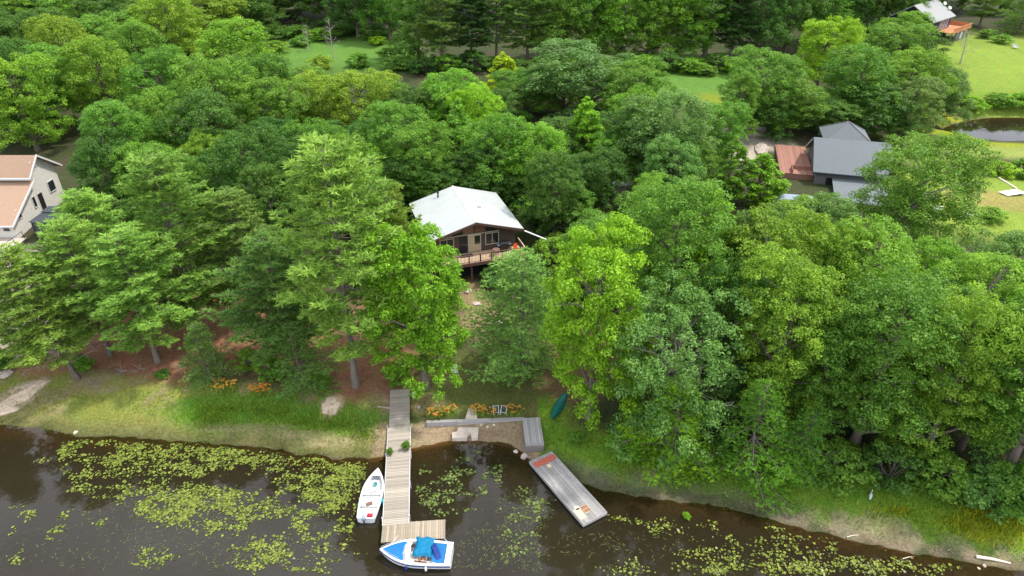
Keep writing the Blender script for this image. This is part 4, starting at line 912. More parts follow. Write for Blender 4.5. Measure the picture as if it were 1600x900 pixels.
for q in [((3.18, -.86, .7), (2.95, -.82, 1.0)), ((3.38, -.3, .72), (3.15, -.28, 1.02)), ((3.38, .3, .72), (3.15, .28, 1.02)), ((3.18, .86, .7), (2.95, .82, 1.0)), ((2.95, -.82, 1.0), (3.15, -.28, 1.02)), ((3.15, -.28, 1.02), (3.15, .28, 1.02)), ((3.15, .28, 1.02), (2.95, .82, 1.0))]:
    MB().bar(q[0], q[1], .015).build('frame_bar', 'plastic_white', wso)
# dock side is local -y after the half turn
nu, nv = 26, 26; uu, vv = np.meshgrid(np.linspace(0, 1, nu), np.linspace(0, 1, nv)); uu, vv = uu.ravel(), vv.ravel()
sx_ = 1.26 + 1.38 * uu + .06 * np.sin(vv * 9); sy_ = -1.28 + 1.62 * vv + .05 * np.sin(uu * 11)
edge_ = np.clip(np.minimum(np.minimum(uu, 1 - uu), np.minimum(vv, 1 - vv)) * 7, 0, 1)
sz_ = .62 + .20 * edge_ + .016 * np.sin(uu * 17 + vv * 6) + .014 * np.sin(vv * 21 - uu * 9) + .025 * (vnoise(uu, vv, .16, 41) - .5)
ii = (np.arange(nv - 1)[:, None] * nu + np.arange(nu - 1)[None, :]).ravel()
o = link('seat_cover', npmesh('seat_cover', np.stack([sx_, sy_, sz_], 1), np.stack([ii, ii + 1, ii + nu + 1, ii + nu], 1), 'boat_teal', smooth=True), mbt); o['label'] = 'teal blue sheet thrown over the seats'
for cx_, cy_ in ((4.3, -.42), (4.3, .42), (.2, -.8), (.2, .8), (2.4, 1.0)):
    MB().box(cx_ - .09, cx_ + .09, cy_ - .018, cy_ + .018, .76, .79).box(cx_ - .03, cx_ + .03, cy_ - .015, cy_ + .015, .70, .76).build('cleat', 'metal_grey', mbt)
f = MB()
for s in (-1, 1):
    pr = None
    for t_ in np.linspace(3.5, 4.85, 7):
        q = (t_, s * max(.02, np.interp(t_, [a_[0] for a_ in S], [a_[1] for a_ in S]) - .09), .98)
        if pr: f.bar(pr, q, .013, n=5)
        f.bar((q[0], q[1], .74), q, .010, n=4) if round(t_ * 10) % 2 else None
        pr = q
f.build('bow_rail', 'metal_grey', mbt)
for a_, b_ in (((4.3, -.42, .79), (4.0, -1.35, .56)), ((.2, -.8, .79), (.75, -1.3, .56))):
    m__ = Vector(((a_[0] + b_[0]) / 2, (a_[1] + b_[1]) / 2, .58)); MB().bar(a_, m__, .014, n=5).bar(m__, b_, .014, n=5).build('mooring_rope', 'plastic_white', mbt)
for k in range(2):
    st = BX('seat', 'brown_seat', mbt, 1.62 + k * .42, 2.0 + k * .42, .36, .72, .42, .60, bev=.04)
    BX('seat_back', 'brown_seat', st, 1.62 + k * .42, 1.70 + k * .42, .36, .72, .60, .82, bev=.02)
cv = MB(); cv.prism_x([(-1.0, .66), (-.5, .70), (.0, .74), (.42, .70), (.1, .92), (-.55, .95)], -.1, .26)
o = cv.build('folded_top', 'boat_navy', mbt, (.92, .1, .0), R(28), label='navy folded canopy lying across the stern')
MB().lathe([(.17, 0), (.17, .02), (.02, .03)], (2.72, -.45, .68), 14).build('steering_wheel', 'black', mbt)
MB().bar((1.0, .80, .70), (2.9, .62, .74), .022).build('paddle', 'log_pale', mbt)
for x, lab in ((2.95, 'left'), (1.62, 'right')):
    w_ = mbt.matrix_basis @ Vector((x, 1.10, .18)); e = empty('boat_fender', w_, 0, ('slim dark blue fender' if lab == 'left' else 'fat white fender') + ' hanging on the open-water side of the motor boat', 'fender')
    MB().lathe([(.02, 0), (.08, .07), (.08, .36), (.02, .43)], n=10).build('body', 'plastic_white' if lab == 'right' else 'boat_navy', e, smooth=True); MB().bar((0, 0, .43), (0, .08, .50), .01).build('rope', 'plastic_white', e)

# ------------------------------------------------------------------ raft
ang = math.atan2(33.65 - 39.75, 6.0 - 2.3)
raft = empty('floating_raft', (2.3, 39.75, 0), ang, 'weathered grey plank raft with a red carpet strip at one end', 'raft')
n_ = 15
for k in range(n_):
    w_ = 2.04 / n_; yk = -1.02 + (k + .5) * w_
    cuts = sorted([0] + ([random.uniform(2, 5)] if random.random() < .7 else []) + [7.1])
    for a_, b_ in zip(cuts[:-1], cuts[1:]):
        MB().box(a_ + .006, b_ - .006, yk - w_ / 2 + .008, yk + w_ / 2 - .008, .36, .40 + random.uniform(-.006, .006), bev=.006).build('plank', 'grey_wood', raft)
for s in (-1, 1): BX('side_board', 'grey_wood', raft, -.02, 7.13, s * 1.05 - .03, s * 1.05 + .03, .15, .425)
for xx in (-.05, 7.12): BX('end_board', 'grey_wood', raft, xx, xx + .05, -1.08, 1.08, .15, .415)
for k in range(4): BX('float', 'float_black', raft, .3 + k * 1.75, 1.5 + k * 1.75, -.85, .85, -.25, .355, bev=.05)
MB().raw([(.28, -1.0, .412), (.82, -.98, .412), (.86, .4, .414), (.78, 1.0, .412), (.25, 1.01, .412), (.28, -1.0, .43), (.82, -.98, .43), (.86, .4, .434), (.78, 1.0, .43), (.25, 1.01, .43)], [(4, 3, 2, 1, 0), (5, 6, 7, 8, 9)] + [(i, (i + 1) % 5, 5 + (i + 1) % 5, 5 + i) for i in range(5)]).build('carpet_strip', 'red_carpet', raft, label='faded red carpet strip')
for x0, x1, y0, y1, m_ in [(5.75, 6.75, -.98, -.45, 'tan_board'), (1.0, 1.35, -.15, .15, 'tan_board'), (5.55, 5.9, -.75, -.4, 'concrete')]: BX('patch_board', m_, raft, x0, x1, y0, y1, .41, .435, bev=.008)
mt = BX('hatch', 'tan_board', raft, 5.75, 6.45, -.36, .18, .41, .43, bev=.01, label='brown six-panel hatch')
for a_ in range(2):
    for c_ in range(3): BX('panel', 'rust_brown', mt, 5.79 + a_ * .33, 6.07 + a_ * .33, -.33 + c_ * .17, -.19 + c_ * .17, .43, .442)

# ------------------------------------------------------------------ retaining wall, landing, slab, stones
wl = empty('retaining_wall', (-7.2, 43.42, 0), math.atan2(.42, 8.3), 'low grey timber retaining wall along the small beach', 'wall')
x = 0
for L_ in (2.6, 2.9, 2.75):
    for r_ in range(3): BX('timber', 'grey_wood', wl, x + .01, x + L_ - .01, -.13, .10, .05 + r_ * .235, .275 + r_ * .235, bev=.02)
    BX('cap_board', 'grey_wood', wl, x + .004, x + L_ - .004, -.16, .16, .757, .80, bev=.01); x += L_
ld = empty('wooden_landing', (1.85, 40.55, 0), R(4), 'weathered wooden landing with lengthwise planks at the wall end', 'landing')
for k in range(8): MB().box(-.76 + k * .19 + .006, -.76 + (k + 1) * .19 - .006, .32, 3.35, .78, .82 + random.uniform(-.005, .005), bev=.006).build('plank', 'grey_wood', ld)
for k in range(2): BX('end_plank', 'grey_wood', ld, -.76, .76, k * .155, .147 + k * .155, .78, .825, bev=.006)
for s in (-1, 1): BX('side_wall', 'grey_wood_dark', ld, s * .72 - .04, s * .72 + .04, .02, 3.3, -.35, .778)
BX('front_wall', 'grey_wood_dark', ld, -.68, .68, .02, .08, -.35, .776)
sb = MB().prism([(-4.95, 41.95), (-3.75, 41.9), (-3.65, 42.45), (-3.4, 42.45), (-3.35, 41.95), (-2.85, 42.0), (-2.8, 43.22), (-4.5, 43.25), (-4.6, 42.7), (-5.0, 42.6)], .02, .34).build('concrete_slab', 'concrete', None); tag(sb, 'pale broken concrete slab on the beach below the wall', 'slab')
sb = MB().prism([(-3.95, 43.75), (-2.95, 43.75), (-3.05, 44.9), (-3.75, 45.0)], .6, .86).build('stepping_slab', 'concrete', None); tag(sb, 'pale stone step behind the wall between the flower beds', 'step')
def ledge(px, py, s, rz_, lab):
    p = G(px, py); r = np.random.default_rng(int(px * 3 + py)); n = 14; lay = []
    q = [r.uniform(.72, 1.18) for _ in range(n)]
    for f_, z_ in ((1.0, -.35), (1.0, .0), (.86, .07), (.45, .10)):
        for i in range(n):
            t_ = 6.283 * i / n; x_, y_ = f_ * s[0] * q[i] * math.cos(t_), f_ * s[1] * q[i] * math.sin(t_)
            wx_, wy_ = p.x + x_ * math.cos(rz_) - y_ * math.sin(rz_), p.y + x_ * math.sin(rz_) + y_ * math.cos(rz_)
            lay.append((wx_ - p.x, wy_ - p.y, float(gz(wx_, wy_)) - p.z + z_ + (r.uniform(-.03, .03) if z_ > 0 else .02)))
    F = [(j * n + i, j * n + (i + 1) % n, (j + 1) * n + (i + 1) % n, (j + 1) * n + i) for j in range(3) for i in range(n)] + [tuple(range(3 * n, 4 * n))]
    tag(MB().raw(lay, F).build('rock_ledge', 'rock_tan', None, p), lab, 'rock')
ledge(30, 622, (2.3, .75), .75, 'long flat pale rock ledge on the far left shore'); ledge(55, 601, (1.3, .4), .3, 'upper flat slab of the pale rock ledge'); ledge(6, 644, (1.6, .45), .45, 'lowest flat slab of the pale ledge at the left edge')
def rock(px, py, s, lab, m_='rock', name='rock', z=None, parent=None, cat='rock', group=None):
    p = G(px, py); p.z += 0 if z is None else z; r = np.random.default_rng(int(px * 7 + py)); n = 9
    prof = [(.55, -.25), (.95, -.05), (1, .2), (.75, .5), (.3, .62)]; V = []
    for rr, zz in prof:
        for i in range(n):
            t_ = 6.283 * i / n; q = r.uniform(.8, 1.15); V.append((rr * s[0] * q * math.cos(t_), rr * s[1] * q * math.sin(t_), zz * s[2] * r.uniform(.85, 1.15)))
    F = [(j * n + i, j * n + (i + 1) % n, (j + 1) * n + (i + 1) % n, (j + 1) * n + i) for j in range(4) for i in range(n)] + [tuple(range(n - 1, -1, -1)), tuple(range(4 * n, 5 * n))]
    o = MB().raw(V, F).build(name, m_, parent, p if parent is None else (0, 0, 0), r.uniform(0, 6)); 
    if parent is None: tag(o, lab, cat, group)
    return o
rock(655, 637, (.2, .17, .25), '', 'rock_grey', 'stone', parent=bpy.data.objects['grey_stone'])
rock(819, 714, (.36, .3, .4), 'round pale boulder at the foot of the wooden landing'); rock(806, 706, (.22, .2, .25), 'smaller stone left of the round boulder by the landing')
ledge(517, 634, (.8, 1.0), .4, 'flat pale sandy rock in the grass left of the dock')
rock(118, 688 - 12, (.2, .15, .2), 'small white stone at the left waterline', 'concrete')
for (px, py, s, lab) in [(28, 545, (1.1, .7, .6), 'grey boulder under the leaning pine'), (8, 585, (.7, .6, .5), 'grey boulder at the left edge above the ledge'),
                          (1172, 208, (2.6, 1.4, .8), 'pale rock outcrop left of the cedar deck, upper'), (1190, 232, (2.8, 1.0, .7), 'pale rock outcrop left of the cedar deck, lower')]: rock(px, py, s, lab, 'rock_tan' if py > 600 else 'rock')
for k, px in enumerate((690, 700, 752, 762, 772)): rock(px, 664 + (k % 2) * 3, (.16, .12, .14), ['left pink stone', 'right pink stone', 'left white stone', 'middle white stone', 'right white stone'][k] + (' in the pair left of the slab under the wall' if k < 2 else ' in the row right of the slab under the wall'), 'rock' if k < 2 else 'concrete', 'stone', cat='stone', group='stones below the wall')
for px, py, s in [(745, 475, (.5, .35, .3)), (731, 455, (.45, .4, .4)), (780, 507, (.7, .3, .2))]: rock(px, py, s, {745: 'stone on the sandy path below the deck', 731: 'pale stone step under the cottage deck', 780: 'flat pale stone on the slope left of the feathery tree'}[px])

# orange lilies
def lily(px, py, n, w_, lab, cols=((.60, .24, .05), (.62, .38, .06))):
    p = G(px, py); e = empty('lily_clump', p, 0, lab, 'flowers', 'clumps of orange lilies')
    k = n * 10; a = rng.uniform(0, 6.28, k); q = np.sqrt(rng.uniform(0, 1, k)); x = np.cos(a) * q * w_; y = np.sin(a) * q * w_ * .6
    hh = rng.uniform(.3, .6, k); V = np.zeros((k, 3, 3)); aa = rng.uniform(0, 6.28, k); B0 = np.stack([x, y, np.full(k, -.12)], 1); o_ = np.stack([np.cos(aa), np.sin(aa), 0 * aa], 1) * .03
    V[:, 0] = B0 + o_; V[:, 1] = B0 - o_; V[:, 2] = B0 + np.stack([np.cos(aa + 1.5) * hh * .6, np.sin(aa + 1.5) * hh * .6, hh], 1)
    o = link('leaves', npmesh('lily_leaves', V.reshape(-1, 3), np.arange(3 * k).reshape(k, 3), 'grass', rng.uniform(0, 1, k)), e); o['kind'] = 'stuff'; o.color = (.19, .32, .035, 1)
    for j, c_ in enumerate(cols):
        m_ = int(n * 1.1); a = rng.uniform(0, 6.28, m_); q = np.sqrt(rng.uniform(0, 1, m_)) * .95; c0 = np.stack([np.cos(a) * q * w_, np.sin(a) * q * w_ * .6, rng.uniform(.42, .7, m_)], 1)
        Vp = []
        for c in c0:
            for i in range(5):
                t_ = i * 1.257 + rng.uniform(0, .4); d_ = np.array([math.cos(t_), math.sin(t_), .55]); s_ = np.array([-math.sin(t_), math.cos(t_), 0])
                Vp += [c, c + d_ * .07 + s_ * .035, c + d_ * .13, c + d_ * .07 - s_ * .035]
        Vp = np.array(Vp); o = link('blooms', npmesh('lily_blooms', Vp, np.arange(len(Vp)).reshape(-1, 4), 'petal', rng.uniform(0, 1, len(Vp) // 4)), e); o['kind'] = 'stuff'; o.color = (*c_, 1)
lily(352, 607, 26, 1.25, 'pale orange lily clump on the left bank', ((.72, .40, .09), (.72, .42, .03))); lily(408, 613, 24, 1.1, 'bright orange lily clump right of the pale one on the left bank', ((.75, .25, .04), (.75, .36, .02)))
lily(683, 650, 16, 1.0, 'green and orange lily clump at the left end of the timber wall'); lily(703, 646, 10, .7, 'second lily clump from the left behind the timber wall'); lily(748, 645, 16, .8, 'orange lily clump right of the stone step')
lily(803, 646, 12, .9, 'dark-leaved lily clump right of the two lawn chairs'); lily(765, 650, 6, .7, 'mostly green lily clump left of the two lawn chairs')

# lawn chairs
def chair(px, py, rz_, lab, frame, seat, sz=.55, group=None):
    e = empty('lawn_chair', G(px, py), rz_, lab, 'chair', group); s = sz / 2
    BX('seat', seat, e, -s * .85, s * .85, -s, s * .9, .36, .40, bev=.01)
    M = Matrix.Translation((0, s * .9, .38)) @ Matrix.Rotation(R(-18), 4, 'X'); MB().box(-s * .85, s * .85, 0, .035, 0, .52, M, ).build('backrest', seat, e)
    f = MB()
    for q in (-1, 1): f.bar((q * s, s * .9, .36), (q * s, s * 1.15, .92), .022); f.bar((q * s, -s, .58), (q * s, s, .60), .025); f.bar((q * s, -s, .38), (q * s, s, .38), .02)
    f.bar((-s, s * 1.15, .92), (s, s * 1.15, .92), .022); f.bar((-s, -s, .38), (s, -s, .38), .022); f.build('frame', frame, e)
    if group == 'pair': e.scale = (.85, .8, .62); del e['group']
    for qx in (-1, 1):
        for qy in (-1, 1): MB().bar((qx * s, qy * s, -.06), (qx * s, qy * s * .95, .58 if qy < 0 else .4), .022).build('leg', frame, e)
chair(775, 645, R(6), 'left of the two white-framed dark lawn chairs facing the lake', 'plastic_white', 'solar_dark', .55, 'pair'); chair(787, 645, R(-6), 'right of the two white-framed dark lawn chairs facing the lake', 'plastic_white', 'solar_dark', .55, 'pair')
chair(711, 585, R(10), 'lone white plastic chair on the lawn right of the maple', 'plastic_white', 'plastic_white', .5)
# chairs seen through the left pines
for px, py, lab in [(100, 497, 'white lawn chair under the left pines, nearest to the leaning pine'), (113, 505, 'white lawn chair under the left pines, in front of the others'), (128, 485, 'white lawn chair under the left pines, rear left'), (137, 491, 'white lawn chair under the left pines, rear right')]: chair(px, py, R(30), lab, 'plastic_white', 'plastic_white', .6)
# canoe
e = empty('canoe', G(874, 634), R(66), 'dark green upturned canoe under the trees right of the landing', 'canoe')
V, F = [], []; n_ = 15
for i in range(n_):
    t_ = i / (n_ - 1); hw = .42 * math.sin(math.pi * min(max(t_, .02), .98)) ** .65; kz = .38 - .06 * math.cos(2 * math.pi * t_)
    sh = .05 - .05 * math.cos(2 * math.pi * t_) * -1
    for j in range(7): an = math.pi * j / 6; V.append(((t_ - .5) * 3.9, -hw * math.cos(an), max(-.02, (kz - .02) * math.sin(an) ** .7)))
for i in range(n_ - 1):
    for j in range(6): F.append((i * 7 + j, (i + 1) * 7 + j, (i + 1) * 7 + j + 1, i * 7 + j + 1))
MB().raw(V, F).build('hull', 'canoe_green', e, smooth=True); MB().bar((-1.9, 0, .31), (1.9, 0, .31), .02).build('keel', 'canoe_green', e)
f = MB()
for s in (-1, 1):
    pr = None
    for i in range(n_): 
        t_ = i / (n_ - 1); q = ((t_ - .5) * 3.9, s * .43 * math.sin(math.pi * min(max(t_, .02), .98)) ** .65, .01)
        if pr: f.bar(pr, q, .02, n=5)
        pr = q
f.build('gunwale', 'black', e)
# heron
p = G(1357, 784); e = empty('heron', p, R(60), 'pale grey heron-like bird standing in the right bank grass', 'bird')
r_ = [(-.32, .50, .01), (-.2, .55, .07), (0, .62, .12), (.14, .66, .09), (.2, .74, .05), (.17, .84, .035), (.2, .92, .035), (.26, .96, .045), (.31, .95, .03), (.44, .92, .006)]
V, F = tubes([(np.array([(a_, 0, c_) for a_, c_, _ in r_]), np.array([q[2] for q in r_]))], 8)
link('body', npmesh('heron_body', V, F, 'heron_grey', smooth=True), e)
for s in (-1, 1): MB().bar((.0, s * .04, .55), (.03, s * .05, .28), .012, n=5).bar((.03, s * .05, .28), (0, s * .05, -.03), .01, n=5).build('leg', 'black', e)
# driftwood
p = G(1524, 871); q = G(1578, 881); V, F = tubes([(np.array([p + Vector((0, 0, .10)), (p + q) / 2 + Vector((0, .05, .10)), q + Vector((0, 0, .07))]) - np.array(p), np.array([.12, .10, .06]))], 9)
o = link('driftwood_log', npmesh('log', V, F, 'log_pale', smooth=True), None, p); tag(o, 'long pale driftwood log at the lower right waterline', 'log')
for px, py, lab in [(1333, 838, 'short pale stick on the reeds of the right bank'), (1420, 872, 'small pale stick at the right waterline')]:
    V, F = tubes([(np.array([(-.5, 0, .05), (0, .04, .06), (.45, 0, .03)]), np.array([.035, .03, .02]))], 6); o = link('stick', npmesh('stick', V, F, 'log_pale', smooth=True), None, G(px, py), .2); tag(o, lab, 'stick')
for k, (px, py) in enumerate([(1538, 884), (1529, 889)]): rock(px, py, (.14, .12, .14), ['small white stone just below the driftwood log', 'small white stone lower left of the driftwood log'][k], 'concrete', 'stone', cat='stone')
# dead brush on needle floor
for k, (px, py) in enumerate([(190, 580), (218, 578), (150, 598), (285, 574)]):
    r = np.random.default_rng(900 + k); ps = []
    for i in range(14):
        a_ = r.uniform(0, 6.28); L_ = r.uniform(.4, 1.1); d_ = np.array([math.cos(a_), math.sin(a_), r.uniform(.1, .6)]); p0 = np.array([*r.normal(size=2) * .15, .02]); ps.append((np.stack([p0, p0 + d_ * L_ * .5 + r.normal(size=3) * .05, p0 + d_ * L_]), [.02, .014, .006]))
    V, F = tubes(ps, 4); o = link('fallen_branch', npmesh('fallen_branch', V, F, 'dead_wood', smooth=True), None, G(px, py)); tag(o, ['tangled dead branch on the needle floor, left of centre', 'tangled dead branch on the needle floor below the broad low pine', 'small dead branch on the yellow grass near the leaning pine', 'dead branch under the small hemlock'][k], 'branch')

# ------------------------------------------------------------------ cottage
def window(parent, m, x0, x1, z0, z1, y, face, frame='pale_frame', glass='glass_dark', mull=0, d=.05):
    """window on plane y (face 'y-': looks towards -y) or plane x (face 'x+','x-'); frame sticks out by d"""
    wn = None
    def bx(nm, mm, a0, a1, c0, c1, o0, o1, par):
        if face == 'y-': return BX(nm, mm, par, a0, a1, y - o1, y - o0, c0, c1)
        if face == 'x+': return BX(nm, mm, par, y + o0, y + o1, a0, a1, c0, c1)
        return BX(nm, mm, par, y - o1, y - o0, a0, a1, c0, c1)
    wn = bx('window', glass, x0, x1, z0, z1, .004, .02, parent); t_ = .07
    bx('frame_side', frame, x0 - t_, x0, z0 - t_, z1 + t_, .002, d, wn); bx('frame_side', frame, x1, x1 + t_, z0 - t_, z1 + t_, .002, d, wn)
    bx('frame_top', frame, x0, x1, z1, z1 + t_, .002, d, wn); bx('sill', frame, x0, x1, z0 - t_, z0, .002, d + .03, wn)
    for k in range(mull): xm = x0 + (x1 - x0) * (k + 1) / (mull + 1); bx('mullion', frame, xm - .025, xm + .025, z0, z1, .021, d, wn)
    return wn
OX, OY = -3.76, 65.0; g0 = float(gz(OX, OY + 2)); CZ = 9.0 - g0; EZ = 7.45 - g0; FZ = 5.0 - g0
cot = empty('cottage', (OX, OY, g0), R(18), 'brown wooden cottage with bright white metal roof and raised front deck', 'house')
Wd, Ln = 5.3, 10.4; sl_ = (CZ - EZ) / Wd
# walls
BX('side_wall', 'wall_brown', cot, -4.62, -4.5, 1.0, 9.7, -.4, EZ + .05); BX('side_wall', 'wall_brown', cot, 4.5, 4.62, 1.0, 9.7, -.4, EZ + .05)
def gable(y0, y1): 
    zt = lambda x: CZ - .16 - sl_ * abs(x)
    return MB().prism_y([(-4.48, -.4), (4.48, -.4), (4.48, zt(4.48)), (0, zt(0)), (-4.48, zt(4.48))], y0, y1)
gable(1.0, 1.12).build('front_wall', 'wall_brown', cot); gable(9.6, 9.7).build('rear_wall', 'wall_brown', cot)
rf = MB().raw([(-Wd, -.0, EZ), (0, 0, CZ), (Wd, 0, EZ), (Wd, Ln, EZ), (0, Ln, CZ), (-Wd, Ln, EZ)] + [(a_, b_, c_ - .07) for a_, b_, c_ in [(-Wd, 0, EZ), (0, 0, CZ), (Wd, 0, EZ), (Wd, Ln, EZ), (0, Ln, CZ), (-Wd, Ln, EZ)]],
              [(0, 1, 4, 5), (1, 2, 3, 4), (6, 11, 10, 7), (7, 10, 9, 8), (0, 6, 7, 1), (1, 7, 8, 2), (2, 8, 9, 3), (5, 4, 10, 11), (4, 3, 9, 10), (0, 5, 11, 6)]).build('roof', 'roof_white', cot, label='bright white metal roof')
for s in (-1, 1):
    for k in range(25):
        y_ = .2 + k * .417
        MB().raw([(s * .06, y_ - .02, CZ - sl_ * .06 + .002), (s * Wd, y_ - .02, EZ + .002), (s * Wd, y_ + .02, EZ + .002), (s * .06, y_ + .02, CZ - sl_ * .06 + .002), (s * .06, y_, CZ - sl_ * .06 + .026), (s * Wd, y_, EZ + .026)], [(0, 1, 5, 4) if s > 0 else (4, 5, 1, 0), (3, 4, 5, 2) if s > 0 else (2, 5, 4, 3), (0, 4, 3), (1, 2, 5)]).build('roof_seam', 'roof_white', rf)
MB().prism_y([(-.14, CZ - sl_ * .14 + .03), (0, CZ + .045), (.14, CZ - sl_ * .14 + .03), (.14, CZ - sl_ * .14 + .012), (0, CZ + .02), (-.14, CZ - sl_ * .14 + .012)], -.02, Ln + .02).build('ridge_cap', 'pale_frame', rf)
for s in (-1, 1):
    MB().raw([(0, -.09, CZ - .02), (s * (Wd + .05), -.09, EZ - .03), (s * (Wd + .05), -.09, EZ - .30), (0, -.09, CZ - .29), (0, -.006, CZ - .02), (s * (Wd + .05), -.006, EZ - .03), (s * (Wd + .05), -.006, EZ - .30), (0, -.006, CZ - .29)], [(0, 1, 2, 3), (7, 6, 5, 4), (0, 4, 5, 1), (3, 2, 6, 7), (1, 5, 6, 2)]).build('fascia', 'fascia_brown', cot)
    BX('eave_board', 'fascia_brown', cot, s * (Wd - .02) - .03, s * (Wd - .02) + .03, .01, Ln, EZ - .26, EZ - .075)
    BX('gable_beam', 'fascia_brown', cot, s * 1.2 - .09, s * 1.2 + .09, -.0, .99, CZ - 1.2 * sl_ - .34, CZ - 1.2 * sl_ - .12)
pp = MB().lathe([(.09, -.2), (.09, .55), (.15, .58), (.15, .7), (.02, .78)], (-2.1, 9.0, CZ - 2.1 * sl_), 10).build('stove_pipe', 'black', cot)
MB().lathe([(.22, -.05), (.22, .16), (.16, .22), (.05, .23)], (1.6, 4.6, CZ - 1.6 * sl_), 10).build('roof_vent', 'metal_grey', cot)
# openings on the front wall
yw = 1.0; D0 = FZ + .03
dr = BX('door', 'black', cot, -1.75, -.85, yw - .05, yw - .004, D0, D0 + 2.05, label='dark front door'); BX('glass', 'glass_dark', dr, -1.6, -1.0, yw - .062, yw - .052, D0 + 1.0, D0 + 1.9); MB().lathe([(.04, 0), (.05, .05), (.01, .07)], (-.98, yw - .09, D0 + .95), 8).build('handle', 'metal_grey', dr)
for a_, b_ in ((-1.86, -1.755), (-.845, -.74)): BX('door_jamb', 'fascia_brown', cot, a_, b_, yw - .07, yw - .003, D0, D0 + 2.15)
pt = BX('patio_door', 'curtain', cot, -.72, .72, yw - .04, yw - .005, D0 + .02, D0 + 2.02, label='patio door with tan curtain')
BX('pane', 'glass_dark', pt, .02, .62, yw - .055, yw - .042, D0 + .9, D0 + 1.9)
for a_, b_ in ((-.72, -.63), (.64, .72)): BX('frame_side', 'pale_frame', pt, a_, b_, yw - .08, yw - .042, D0 + .02, D0 + 2.02)
BX('frame_top', 'pale_frame', pt, -.72, .72, yw - .08, yw - .042, D0 + 2.021, D0 + 2.1)
window(cot, 0, -3.75, -2.35, D0 + .75, D0 + 1.9, yw, 'y-', mull=1); window(cot, 0, 1.3, 2.7, D0 + .7, D0 + 1.95, yw, 'y-', mull=1)
for s in (-1, 1):
    for k in range(2):
        x0 = s * (.12 + k * 1.2); x1 = s * (1.2 + k * 1.2); a_, b_ = min(x0, x1), max(x0, x1); zf = lambda x: CZ - .55 - sl_ * abs(x); z0 = D0 + 2.25
        if zf(x1) > z0 + .05:
            MB().prism_y([(a_, z0), (b_, z0), (b_, zf(b_)), (a_, zf(a_))], yw - .02, yw - .004).build('gable_pane', 'brown_seat' if k == 0 else 'glass_dark', cot)
BX('lintel_beam', 'pale_frame', cot, -3.9, 2.8, yw - .09, yw - .003, D0 + 2.115, D0 + 2.2)
window(cot, 0, 3.2, 4.6, D0 + .8, D0 + 1.8, 4.62, 'x+'); window(cot, 0, 6.6, 8.0, D0 + .8, D0 + 1.8, 4.62, 'x+')
# deck
dk = BX('deck_frame', 'rail_brown', cot, -5.05, 4.95, -1.36, .98, FZ - .30, FZ - .045)
for k in range(17): BX('deck_board', 'deck_tan', dk, -5.1, 5.0, -1.42 + k * .14, -1.29 + k * .14, FZ - .042, FZ)
BX('deck_edge', 'rail_brown', dk, -5.14, 5.04, -1.50, -1.43, FZ - .32, FZ + .03)
for k in range(6): BX('deck_post', 'rail_brown', cot, -4.9 + k * 1.93, -4.74 + k * 1.93, -1.2, -1.04, -1.3, FZ - .305)
rl = BX('railing', 'rail_brown', cot, -5.12, 5.02, -1.47, -1.35, FZ + .93, FZ + .98)
BX('bottom_rail', 'rail_brown', rl, -5.05, 4.95, -1.43, -1.39, FZ + .12, FZ + .17)
for k in range(9): BX('rail_post', 'rail_brown', rl, -5.06 + k * 1.245, -4.96 + k * 1.245, -1.46, -1.36, FZ + .002, FZ + .929)
bm_ = MB().box(-.018, .018, -.018, .018, FZ + .171, FZ + .928).mesh('baluster', 'rail_brown')
for k in range(66): link('baluster', bm_, rl, (-4.98 + k * .1525, -1.41, 0))
for s, xs in ((-1, -5.07), (1, 4.97)):
    BX('side_rail', 'rail_brown' if s < 0 else 'deck_tan', rl, xs - .05, xs + .05, -1.34, .95, FZ + .93, FZ + .98)
    for k in range(14): link('baluster', bm_, rl, (xs, -1.25 + k * .155, 0))
BX('lower_step', 'deck_tan', cot, -4.6, -2.6, -2.9, -2.4, -.55, -.36); BX('lower_wall', 'wall_navy', cot, -4.4, 4.4, .2, .3, -.9, FZ - .31)
# drainpipe to a post
q0 = Vector((5.2, .15, EZ - .2)); q1 = Vector((8.0, -1.9, EZ - 1.15))
MB().bar(q0, q1, .075, n=8).build('drain_pipe', 'plastic_white', cot, label='long white drainpipe running out from the eave')
MB().bar((q1.x - .05, q1.y, -1.5), (q1.x - .05, q1.y, q1.z - .07), .05).build('pipe_post', 'metal_grey', cot)
mc = cot.matrix_basis if False else Matrix.Translation((OX, OY, g0)) @ Matrix.Rotation(R(18), 4, 'Z')
e = empty('barbecue', mc @ Vector((3.1, .2, FZ)), R(18), 'black covered barbecue on the cottage deck', 'barbecue')
MB().prism_x([(-.3, .5), (-.3, 1.0), (-.15, 1.2), (.15, 1.2), (.3, 1.0), (.3, .5)], -.45, .45).build('hood', 'black', e); BX('cabinet', 'black', e, -.43, .43, -.28, .28, .0, .497); 
for s in (-1, 1): BX('side_shelf', 'motor_grey', e, s * .62 - .165, s * .62 + .165, -.25, .25, .82, .86)
e = empty('folding_chair', mc @ Vector((4.3, -.6, FZ)), R(40), 'orange cloth chair at the right end of the cottage deck', 'chair')
BX('seat', 'orange_cloth', e, -.25, .25, -.25, .25, .40, .45, bev=.02); BX('backrest', 'orange_cloth', e, -.25, .25, .22, .27, .46, 1.0)
for qx in (-1, 1):
    for qy in (-1, 1): MB().bar((qx * .22, qy * .22, 0), (qx * .22, qy * .22, .40), .018).build('leg', 'metal_grey', e)
e = BX('door_mat', 'gazebo_cloth', None, -.7, .7, -.35, .35, 0, .02, loc=mc @ Vector((-1.1, .35, FZ + .001)), rz=R(18)); tag(e, 'dark mat on the deck before the cottage door', 'mat')
